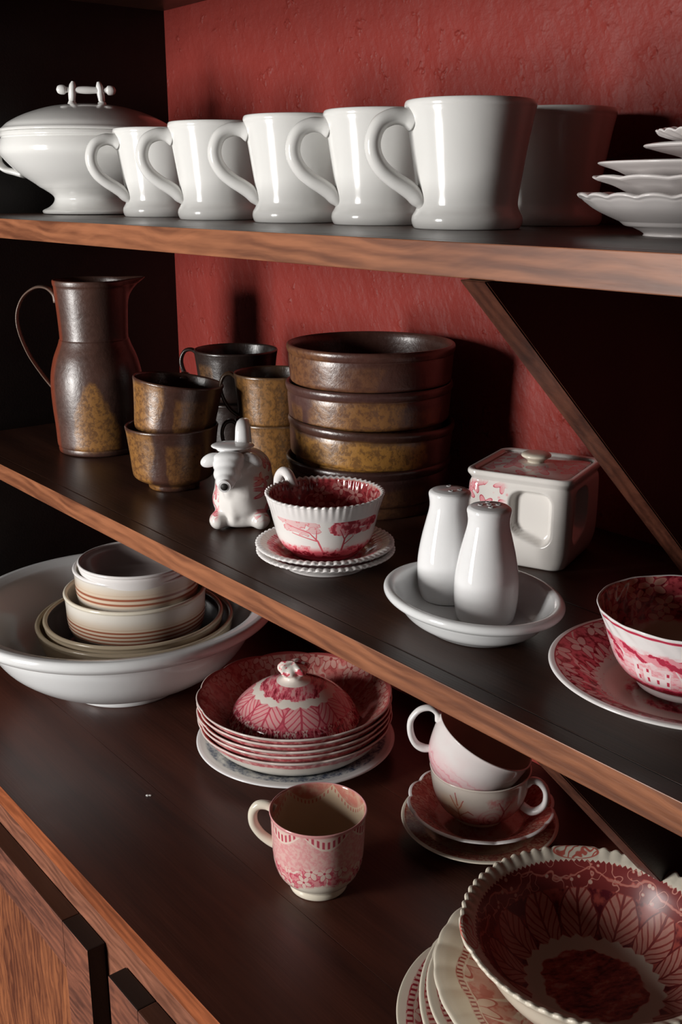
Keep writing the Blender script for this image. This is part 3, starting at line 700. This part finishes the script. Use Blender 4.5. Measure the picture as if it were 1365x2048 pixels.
ink = lerp(ink, wn * .75 + .06, cas * (1 - gr.step(.2, .5)))
ink = lerp(ink, ink * 0 + .05, trunk.step(.02, -.01) * .9)
ink = ink * Z.step(3.5, 3.25) + band(m.z, .0458, .0475, .0003) * .8
m.col(inkcol(m, ink, (.80, .775, .77), (.72, .07, .14)))
TOOUT = m.m
m = Mt('toile_cup_inside', .10)
fi = floral(m, m.th * 2.4, m.z * 70, 1.0, .95, amp=.13, size=.36)
kk = (m.z + (m.noise(60) - .5) * .008).step(.021, .024)
m.col(inkcol(m, lerp(fi * 0 + .02, fi * .9 + .1, kk), (.66, .50, .38), (.62, .10, .12), (.17, .008, .018)))
TOIN = m.m
def twist(th, r, z):
    k = np.clip((z - .028) / .012, 0, 1) * np.clip((.050 - z) / .004, 0, 1)
    return r * (1 + .006 * k * np.cos(th * 26 + z * 500)), z + .0006 * np.clip((z - .045) / .003, 0, 1) * np.cos(th * 13) * .3
t = thing('toile_print_cup', 'large red and white cup with castle scene on the floral saucer', 'cup', RX, RY, ZM + .0075)
link('body', lathe([([(0, .003), (.024, .003)], 0), ([(.024, .003), (.0255, .0003), (.0285, .0005), (.0295, .0045)], 0), ([(.0295, .0045), (.036, .0085), (.0420, .016), (.0462, .026), (.0500, .038), (.0535, .0465)], 1),
    ([(.0535, .0465), (.0546, .0486), (.0543, .0494), (.0532, .0490)], 1), ([(.0532, .0490), (.0500, .040), (.0455, .025), (.040, .014), (.028, .0065), (0, .006)], 2)], 288, twist), [RIMWHITE, TOOUT, TOIN], t)
link('cup_handle', handle(150, [(.049, .044), (.060, .0540), (.070, .0545), (.0765, .047), (.074, .034), (.062, .022), (.045, .019)], [(.0048, .0040)] * 7), CREAM, t)

# ================================================================ WORKTOP GROUPS
# ---- basin with nested bowls
BX, BY = -1.045, .5175
st('basin', 'very large white basin with wide rim holding nested bowls', 'bowl', BX, BY, ZC, lathe([([(0, .003), (.060, .003)], 0), ([(.060, .003), (.062, .0004), (.0665, .0006), (.0685, .0095)], 0), ([(.0685, .0095), (.082, .0140), (.110, .027), (.135, .047), (.150, .070), (.1555, .0845)], 0),
    ([(.1555, .0845), (.1600, .0865), (.1720, .0905), (.1785, .0965), (.1790, .1020), (.1765, .1055), (.171, .1060)], 0), ([(.171, .1060), (.162, .1030), (.155, .0985), (.145, .080), (.130, .052), (.105, .030), (.06, .018), (0, .016)], 0)], 192), COOLW)
def simple_bowl(R, h, rb, t=.004, roll=.002, belly=.9, fat=.55):
    return lathe([([(0, .002), (rb - .003, .002)], 0), ([(rb - .003, .002), (rb - .001, 0), (rb + .001, .001), (rb + .0015, .004)], 0), ([(rb + .0015, .004), (rb + (R - rb) * fat, h * .16), (R * belly, h * .42), (R * .985, h * .78), (R - roll * .3, h - roll * 2)], 0),
        ([(R - roll * .3, h - roll * 2), (R + roll * .4, h - roll), (R, h), (R - roll, h + roll * .2), (R - roll * 2, h - roll * .6)], 1), ([(R - roll * 2, h - roll * .6), (R - t, h * .78), (R * belly - t, h * .42), (rb + (R - rb) * .5, h * .16 + t), (rb * .6, .007), (0, .0065)], 2)], 128)
G = 'bowls nested in the big white basin'
def striped(name, z0, z1, n, seed=0.):
    m = Mt(name, .13)
    k = band(m.z, z0, z1, .0012); s = stripes((m.z - z0) / (z1 - z0) * (2 * PI * n), 1, -.3, .6)
    fade = m.z.step(z1 + .012, z1 - .002) * .5
    c = m.mix((.66, .62, .56), (.52, .33, .17), fade * m.z.step(z0 - .006, z0))
    m.col(m.mix(c, (.26, .055, .02), k * s * .9)); return m.m
TANB = plain('tan_bowl_glaze', (.56, .46, .33), .2); DKIN = plain('dark_grey_bowl_inside', (.10, .09, .09), .2)
st('mixing_bowl', 'outer tan-rimmed bowl lying directly in the white basin', 'bowl', -1.038, .5310, ZC + .0185, simple_bowl(.1120, .0650, .055, roll=.0022), [TANB, TANB, TAN], G)
st('mixing_bowl', 'second tan-rimmed bowl with dark inside, nested in the outer tan bowl', 'bowl', -1.036, .5285, ZC + .0270, simple_bowl(.1015, .0625, .050, roll=.0022), [TANB, TANB, DKIN], G)
st('striped_bowl', 'white bowl with brown stripes round its base, nested in the tan bowls', 'bowl', -1.032, .530, ZC + .0550, simple_bowl(.0800, .0660, .040, roll=.0020, belly=.965, fat=.70), [striped('striped_bowl_lower', .0260, .0440, 4), CREAM, CREAM], G)
st('striped_bowl', 'smaller white bowl with reddish stripes, directly under the top bowl', 'bowl', -1.0290, .5315, ZC + .0990, simple_bowl(.0705, .0510, .038, roll=.0018, belly=.97, fat=.78), [striped('striped_bowl_upper', .0245, .0365, 2), RIMWHITE, CREAM], G)
st('small_bowl', 'topmost shallow bowl with lavender-grey inside in the basin', 'bowl', -1.0200, .5265, ZC + .1240, simple_bowl(.0640, .0360, .030, t=.003, roll=.0016), [RIMWHITE, RIMWHITE, LAV], G)

# ---- stack of scalloped red dishes with a lid on top, on a blue plate
QX, QY = -.7925, .5785
m = Mt('blue_plate_print', .14)
m.col(m.mix((.62, .63, .63), (.035, .06, .13), toile(m, m.x, m.y, 60, .34, .5, 1.0) * m.r.step(.0945, .091)))
BLUEP = m.m
st('plate', 'blue and white plate at the bottom of the red dish stack', 'plate', QX, QY + .001, ZC, lathe(plate_prof(.1020, .0165, .052, .0035, 0, 1, lip=.0022), 160), [COOLW, BLUEP])
m = Mt('red_dish_print', .13)
u = m.th / (2 * PI) + .5
flr = floral(m, u * 26, m.r * 48, 1.0, .72, amp=.12, size=.34); ct = toile(m, m.x, m.y, 50, .36, .54, .95)
ink = lerp(ct, flr * .72 + .18, m.r.step(.068, .071)).mx(m.r.step(.0945, .0965) * .8)
m.col(inkcol(m, ink, (.66, .50, .42), (.56, .14, .13), (.20, .012, .016)))
DTOP = m.m
m = Mt('red_dish_outside', .13)
ink = m.r.step(.0925, .0945) * (m.noise(160, detail=2).step(.35, .6) * .35 + .42)
m.col(inkcol(m, ink, (.74, .70, .63), (.62, .17, .18))); DOUT = m.m
m = Mt('dish_lip', .12); m.col((.70, .60, .56)); DLIP = m.m
def dish_me(deep):
    R = .0985
    return lathe([([(0, .002), (.050, .002)], 0), ([(.050, .002), (.052, 0), (.055, .0002), (.057, .003)], 0), ([(.057, .003), (.072, .0075), (.084, .016), (.0925, .0262), (.0970, .0330)], 0), ([(.0970, .0330), (.0985, .0345), (.0988, .0357), (.0978, .0362)], 1),
        ([(.0978, .0362), (.0930, .0325), (.0820, .0215), (.0720, .0125), (.060, .0075), (.04, .0055), (0, .005)], 2)], 216, scallop(12, .010, .022, .034, .0006, .8))
dme = dish_me(1); DIS = []
labs = ['lowest scalloped red dish of the stack, resting on the blue plate', 'second red scalloped dish from the bottom of the stack', 'middle dish of the five scalloped red dishes', 'fourth red scalloped dish, one below the top', 'topmost red scalloped dish with ornate floral border, under the lid']
for k in range(5):
    st('scalloped_dish', labs[k], 'dish', QX + (.0008, -.0006, .0004, -.0003, 0)[k], QY + (0, .0006, -.0005, .0004, 0)[k], ZC + .0048 + .0062 * k, dme if k == 0 else dme.copy(), [DOUT, DLIP, DTOP] if k == 0 else [], 'scalloped red dishes in one stack', turn=(0, 4, 11, 2, 6)[k])
m = Mt('lid_print', .09)
u = m.th / (2 * PI) + .5
v = (m.r - .040) / .022
lr = leafring(m, u + (m.noise(30) - .5) * .02, v, 9, .82)
ex_ = m.noise(95, detail=3)
fol = (m.r + (ex_ - .5) * .020).step(.0350, .0330) * (m.noise(110, m.vec(m.x * .5 + m.y, m.y, m.z), 5, .7).step(.38, .60) * .60 + .36)
fr = floral(m, u * 40, m.r * 110, 1.0, .95, amp=.10, size=.30)
ink = lerp(lerp(fol, lr * .82 + .06, (m.r + ((u * 22).frac() - .5).abs() * .005).step(.0420, .0430)), fr, (m.r + (ex_ - .5) * .004).step(.0575, .0590))
ink = lerp(ink * 0, ink, m.r.step(.0105, .013 ))
m.col(inkcol(m, ink, (.76, .69, .62), (.68, .12, .17), (.20, .010, .02)))
LX, LY = -.7845, .5720
t = thing('printed_lid', 'domed red and white leaf-printed lid with sculpted knob, atop the dish stack', 'lid', LX, LY, ZC + .0412, turn=8)
link('body', lathe([([(0, .003), (.055, .0005), (.062, 0)], 0), ([(.062, 0), (.0655, .0008), (.0662, .0025), (.0655, .0040)], 0), ([(.0655, .0040), (.0640, .0075), (.0590, .0165), (.050, .0258), (.038, .0340), (.024, .0405), (.013, .0440), (0, .0450)], 0)], 160), m.m, t)
mk = Mt('knob_print', .12); mk.col(inkcol(mk, mk.noise(150, detail=2).step(.48, .6) * .8 * mk.z.step(.049, .054), (.78, .72, .66)))
def lobes(th, r, z):
    k = np.clip((z - .047) / .006, 0, 1); return r * (1 + .09 * k * np.cos(th * 5 + z * 180) + .06 * k * np.sin(th * 9 + z * 300)), z + .0010 * k * np.sin(th * 3 + 1)
link('lid_knob', lathe([([(.0185, .0425), (.0135, .0445), (.0105, .0465), (.0100, .0495), (.0125, .0515), (.0150, .0545), (.0148, .0580), (.0115, .0610), (.006, .0622), (0, .0628)], 0)], 96, lobes), mk.m, t)

# ---- front cup
m = Mt('swag_cup_outside', .10)
u = m.th / (2 * PI) + .5; q = (u * 6 + .42).frac() - .5; cq = (q * PI).cos()
arcz = m.z * -1 + .0715 - cq * .0135             # >0 below the arc
ins = arcz.step(.0, -.0006); ln = arcz.abs().step(.0011, .0005)
fan = ((q * 60).sin().step(-.2, .3)) * band(cq * .0135 - (m.z * -1 + .0715), .001, .0075, .0006)
n1 = m.noise(330, detail=2)
bodyk = (m.z + (m.noise(45) - .5) * .012).step(.020, .034)
pk = bodyk * (n1.step(.35, .65) * .14 + .30)
fb = floral(m, m.th * 2.6 + .35, m.z * 62, 1.0, .78, amp=.12, size=.40)
fk = band(m.z + (m.noise(70, detail=2) - .5) * .012 - (m.th * 3.2).cos() * .003, .019, .038, .003) * m.noise(30, detail=1).step(.28, .36)
ink = lerp(pk, fb * .85, fk)
ink = lerp(ink, ins * 0 + .18 + fan * .62, ins).mx(ln * 0)
ink = lerp(ink, ink * 0 + .10, ln * .9)
ink = lerp(ink, ink * 0 + .42, m.z.step(.0685, .0700))
m.col(inkcol(m, ink, (.74, .68, .58), (.64, .13, .18))); SWO = m.m
m = Mt('swag_cup_inside', .12)
u = m.th / (2 * PI) + .5; q = (u * 6 + .42).frac() - .5; cq = (q * PI).cos()
az = m.z * -1 + .0715 - cq * .014; tick = band(az, .0008, .0040, .0004) * ((q * 75).sin().step(.2, .6)) * .6
ii = az.step(0, -.0008) * (m.noise(150).step(.35, .6) * .28 + .26)
m.col(inkcol(m, ii.mx(tick).mx(az.abs().step(.0008, .0003) * .1), (.62, .48, .34), (.55, .16, .13))); SWI = m.m
t = thing('swag_print_cup', 'pink and cream cup with floral band standing alone at the worktop front', 'cup', -.6015, .4612, ZC, turn=6)
link('body', lathe([([(0, .003), (.019, .003)], 0), ([(.019, .003), (.0205, .0003), (.0235, .0004), (.0243, .0030), (.0235, .0062)], 0), ([(.0235, .0062), (.0280, .0100), (.0335, .0170), (.0365, .0260), (.0378, .0370), (.0384, .0520), (.0390, .0650), (.0396, .0700)], 1),
    ([(.0396, .0700), (.0401, .0716), (.0395, .0724), (.0386, .0718)], 1), ([(.0386, .0718), (.0375, .062), (.0362, .036), (.0335, .021), (.025, .0095), (0, .008)], 2)], 160), [CREAM, SWO, SWI], t)
link('cup_handle', handle(-112, [(.0370, .0650), (.0440, .0680), (.0520, .0665), (.0565, .0590), (.0560, .0490), (.0505, .0405), (.0430, .0350), (.0365, .0320)], [(.0042, .0040), (.0040, .0040), (.0042, .0040), (.0044, .0040), (.0044, .0040), (.0042, .0040), (.0042, .0042), (.0042, .0042)]), CREAM, t)
mc_ = bpy.data.meshes.new('chip'); bm = bmesh.new(); bmesh.ops.create_icosphere(bm, subdivisions=1, radius=.0016); bmesh.ops.create_icosphere(bm, subdivisions=1, radius=.0013, matrix=Matrix.Translation((.0018, .0013, 0)))
for v_ in bm.verts: v_.co.z *= .45; v_.co.x *= 1.2
bm.to_mesh(mc_); bm.free()
st('crumb', 'tiny white crumb lying on the bare worktop left of the pink cup', 'crumb', -.8105, .4156, ZC + .0007, mc_, CRUMB, rot=(0, 0, .4))

# ---- tilted cup stack on two saucers
TX2, TY2 = -.5735, .6215
def brownsaucer(name, r0, base, tint, k=46, seed=0.):
    m = Mt(name, .13); u = m.th / (2 * PI) + .5
    f = floral(m, u * 30 + seed, m.r * 55, 1.0, .80, amp=.12, size=.30)
    m.col(inkcol(m, lerp(toile(m, m.x, m.y, k, .45, .6, .7) * .8 + m.r.step(.04, .02) * .1, f * .75 + .15, m.r.step(r0 - .001, r0 + .001)), base, tint, (.16, .015, .012))); return m.m
st('saucer', 'plain-edged brownish saucer, lowest under the stacked teacups', 'saucer', TX2 + .002, TY2, ZC, lathe(plate_prof(.0705, .0140, .034, .003, 0, 1, lip=.0018), 128), [CREAM, brownsaucer('plain_saucer_print', .052, (.46, .30, .19), (.34, .10, .07))])
st('scalloped_saucer', 'deep scalloped saucer with red-brown border, holding the teacups', 'saucer', TX2, TY2 + .003, ZC + .0058, lathe(plate_prof(.0655, .0215, .030, .003, 0, 1, lip=.0018), 200, scallop(14, .018, .012, .021, .0010, .7)), [RIMWHITE, brownsaucer('scalloped_saucer_print', .040, (.55, .36, .28), (.42, .09, .07), seed=3.)])
m = Mt('misty_tree_print', .10)
S = m.th * 2.7; Z = m.z * 66; w1 = m.noise(90, detail=3) - .5
br = seg(S, Z, -1.15, .5, -1.2, 1.7, .05, .03)
for a in ((-1.2, 1.7, -1.65, 2.5), (-1.2, 1.6, -.85, 2.4), (-1.2, 2.0, -1.3, 2.8), (-1.17, 1.2, -.6, 1.7), (-1.17, 1.3, -1.8, 1.7), (-.6, 1.7, -.3, 1.5)): br = br.mn(seg(S + w1 * .2, Z, *a, .028, .010))
b2 = seg(S, Z, 1.35, .4, 1.5, 1.7, .07, .04).mn(seg(S + w1 * .2, Z, 1.5, 1.7, 1.1, 2.4, .04, .015)).mn(seg(S, Z, 1.5, 1.7, 1.9, 2.3, .03, .012))
cl = blob(S + w1 * .6, Z + w1 * .5, 1.3, 2.35, .9, .45).step(.3, -.3) * m.noise(150).step(.35, .6) * .38
wash = (Z + w1 * .9).step(2.6, .2) * .42 + m.noise(120, detail=4).step(.45, .62) * (Z + w1).step(1.9, 1.0) * .22
circ = blob(S, Z, .8, 1.15, .75, .75)
ink = (wash.mx(cl)).mx(br.step(.04, 0) * .62).mx(b2.step(.04, 0) * .58) + stripes(circ * 16 + w1 * 4, 1, .3, .8) * circ.step(.25, 0) * .14
ink = ink.mx((Z + w1 * .3).step(.60, .30) * .85)
bc = m.mix(inkcol(m, ink * 1.35, (.72, .64, .57), (.66, .20, .20)), (.62, .36, .16), (blob(S, Z, -1.7, 1.6, 1.3, 1.0).step(.2, -.6)) * .5)
m.col(bc); MIST = m.m
m = Mt('misty_upper_print', .10)
Z = m.z * 90; w1 = m.noise(90, detail=3) - .5
ink = (Z + w1 * .8).step(4.2, 1.8) * .36 + stripes(Z * 9 + w1 * 14 + m.th * 3, 1, .5, .95) * band(Z, .8, 3.0, .3) * .20
m.col(inkcol(m, ink + m.noise(40).step(.4, .7) * .06, (.70, .65, .64), (.66, .26, .30))); MIST2 = m.m
tc_prof = [([(0, .002), (.0195, .002)], 0), ([(.0195, .002), (.0205, .0002), (.0235, .0004), (.0240, .0035)], 0), ([(.0240, .0035), (.0310, .0080), (.0375, .0160), (.0418, .0270), (.0438, .0390), (.0447, .0475)], 1),
           ([(.0447, .0475), (.0452, .0489), (.0446, .0497), (.0437, .0492)], 1), ([(.0437, .0492), (.0425, .040), (.0400, .026), (.0345, .0140), (.022, .0065), (0, .006)], 2)]
t = thing('teacup', 'lower pink landscape teacup with handle at right, in the scalloped saucer', 'cup', TX2, TY2 + .001, ZC + .0165)
link('body', lathe(tc_prof, 144), [CREAM, MIST, CREAM], t)
link('cup_handle', handle(73, [(.0420, .0405), (.0475, .0455), (.0545, .0450), (.0600, .0380), (.0600, .0270), (.0550, .0190), (.0475, .0150), (.0390, .0185)], [(.0046, .0040), (.0040, .0032), (.0042, .0030), (.0044, .0030), (.0044, .0030), (.0042, .0032), (.0044, .0036), (.0046, .0036)]), RIMWHITE, t)
a = facing(TX2, TY2)
t = thing('teacup', 'tilted upper teacup with handle at left, leaning inside the lower one', 'cup', TX2, TY2, ZC)
tilt = Matrix.Rotation(math.radians(-26), 3, Vector((math.cos(a), math.sin(a), 0)))   # about the line of sight: left side up
Rm = tilt @ Matrix.Rotation(a, 3, 'Z')
rimc = Vector((TX2 + .005, TY2 + .001, H + ZC + .0965)); up_ = Rm @ Vector((0, 0, 1))
t.location = rimc - up_ * .060; t.rotation_euler = Rm.to_euler()
link('body', lathe([([(0, .002), (.0145, .002)], 0), ([(.0145, .002), (.0155, .0002), (.0170, .0004), (.0175, .0035)], 0), ([(.0175, .0035), (.0250, .0080), (.0340, .0170), (.0395, .0270), (.0428, .0420), (.0447, .0585)], 1),
           ([(.0447, .0585), (.0452, .0599), (.0446, .0607), (.0437, .0602)], 1), ([(.0437, .0602), (.0412, .045), (.0375, .028), (.0325, .0190), (.018, .0085), (0, .0070)], 2)], 144), [CREAM, MIST2, CREAM], t)
link('cup_handle', handle(-88, [(.0430, .0530), (.0480, .0590), (.0560, .0600), (.0630, .0530), (.0645, .0410), (.0590, .0300), (.0510, .0230), (.0430, .0220), (.0360, .0250)], [(.0042, .0036), (.0036, .0028), (.0038, .0026), (.0040, .0026), (.0042, .0028), (.0042, .0030), (.0044, .0032), (.0046, .0036), (.004, .003)]), RIMWHITE, t)

# ---- plates and bowl in the lower right corner
def border(name, R, edge, mid, base, tint, deep=(.20, .012, .02), k=30, waves=0, bg=.8):
    m = Mt(name, .13); u = m.th / (2 * PI) + .5
    rr = m.r if not waves else m.r + (m.th * waves).cos() * .0016
    f = floral(m, u * k, m.r * k * 1.55, 1.0, bg, amp=.13, size=.34)
    tk = ((u * 150).frac() - .5).abs().step(.30, .12)
    rim = rr.step(R - edge + .0005, R - edge - .0005)
    dots = band(rr, R - edge - .0045, R - edge - .0008, .0004)
    ln2 = band(rr, R - edge - .0062, R - edge - .0052, .0003)
    ink = lerp(f * .7 + .12, tk * .7 + .2, dots)
    ink = lerp(ink, ink * 0 + .05, ln2 * .8)
    ct = toile(m, m.x, m.y, 38, .4, .56, .95)
    ink = lerp(ct * .8, ink, rr.step(mid - .001, mid + .001))
    m.col(inkcol(m, ink * rim, base, tint, deep)); return m.m
PXC, PYC = -.350, .505
G = 'red printed plates under the scalloped bowl'
P_A = border('octagonal_plate_print', .127, .0055, .088, (.72, .62, .53), (.48, .07, .09), bg=.95)
P_B = border('dotted_plate_print', .128, .0035, .085, (.70, .58, .50), (.58, .09, .09), bg=.7)
P_C = border('thin_plate_print', .117, .0060, .080, (.74, .66, .55), (.50, .08, .09))
P_D = border('cream_wavy_plate_print', .110, .0150, .060, (.74, .66, .54), (.50, .16, .12), (.24, .03, .025), k=16, waves=12, bg=.72)
st('plate', 'lowest plate of the corner stack, cream edge with dark red border', 'plate', -.3500, .4950, ZC, lathe(plate_prof(.127, .0160, .072, .0035, 0, 1), 256, scallop(8, .014, .006, .015, 0, .6)), [CREAM, P_A], G)
st('plate', 'red plate with dotted rim band, second from the bottom of the corner stack', 'plate', -.3470, .5130, ZC + .0075, lathe(plate_prof(.128, .0180, .072, .0035, 0, 1, lip=.0022), 200), [CREAM, P_B], G)
st('plate', 'cream-edged plate just peeping out below the wavy cream plate', 'plate', -.3520, .5100, ZC + .0170, lathe(plate_prof(.117, .0175, .066, .0035, 0, 1, lip=.0020), 200, scallop(10, .006, .006, .016, 0, .8)), [CREAM, P_C], G)
st('plate', 'broad cream wavy-edged plate with rosy flower print, directly under the corner bowl', 'plate', -.3560, .5120, ZC + .0250, lathe(plate_prof(.1115, .0190, .064, .004, 0, 1, lip=.0024), 256, scallop(30, .0035, .006, .018, .0005, .9)), [CREAM, P_D], G)
m = Mt('corner_bowl_print', .34)
u = m.th / (2 * PI) + .5; w1 = m.noise(60, detail=2) - .5
vine_t = ((m.noise(75, detail=1) - .5).abs().step(.014, .006) * .7).mx(((m.r - .0755 - (u * 2 * PI * 11 + w1 * 6).sin() * .0022).abs()).step(.0006, .0002) * .6).mx(m.vor(120).step(.24, .16) * m.noise(24).step(.42, .5))
bandk = lerp(vine_t * 0 + .90, vine_t * 0 + .25, vine_t)
saw = m.r - .0805 - (((u * 130).frac() - .5).abs() - .25) * .0028
lr = leafring(m, u + w1 * .012, (m.r - .0440) / .0260, 13, .95) * .92 + .10
wr = (m.r + ((u * 30).frac() - .5).abs() * .006 + w1 * .004)
ctr = toile(m, m.x * 1.0 + m.y * .5, m.y * .5, 70, .36, .50, 1.0) * .50 + .52
ctr = ctr * (stripes(m.x * 900 + m.y * 500 + w1 * 25, 1, .1, .7) * .12 + .9)
ink = lerp(ctr, ctr * 0 + .02, (m.r + w1 * .016).step(.0335, .0355))
ink = lerp(ink, lr, wr.step(.0470, .0482))
ink = lerp(ink, bandk, m.r.step(.0700, .0708))
ink = lerp(ink, ink * 0, saw.step(-.0002, .0002))
cart = None
for cthe in (-1.25, 1.9, -2.9):
    c_ = (((m.th - cthe).abs() * .085) / .016).pow(2.0) + ((m.r - .0865) / .0052).abs().pow(2.0) - 1
    cart = c_ if cart is None else cart.mn(c_)
sw = stripes(m.th * 60 + m.r * 1500 + w1 * 30, 1, .1, .7) * cart.step(0, -.1) * .6
ink = ink.mx(sw).mx(cart.abs().step(.16, .05) * .6 * m.r.step(.080, .082))
m.col(inkcol(m, ink, (.72, .65, .54), (.52, .10, .075), (.12, .008, .016)))
def gadroon(th, r, z):
    k = np.clip((r - .078) / .010, 0, 1)
    c = np.ones_like(th)
    for cc in (-1.25, 1.9, -2.9):
        d = np.abs(((th - cc + PI) % (2 * PI)) - PI); c = c * np.clip((d - .14) / .08, 0, 1)
    s = np.abs(np.cos(th * 32)) * 2 - 1
    return r * (1 + .009 * k * s * c + .016 * k * (1 - c)), z + .0009 * k * s * c
st('scalloped_bowl', 'red printed bowl with fluted cream rim and leaf border, top of the corner stack', 'bowl', -.3538, .5046, ZC + .0345, lathe([([(0, .003), (.040, .003)], 0), ([(.040, .003), (.042, .0003), (.045, .0005), (.047, .004)], 0), ([(.047, .004), (.060, .010), (.072, .024), (.080, .040), (.0870, .0478)], 0),
    ([(.0870, .0478), (.0895, .0500), (.0905, .0520), (.0898, .0534), (.0880, .0534)], 1), ([(.0880, .0534), (.0840, .0512), (.0805, .0485), (.0755, .0420), (.0685, .0290), (.0590, .0165), (.0470, .0095), (.036, .0075), (.02, .0065), (0, .006)], 1)], 448, gadroon, n=7), [CREAM, m.m])
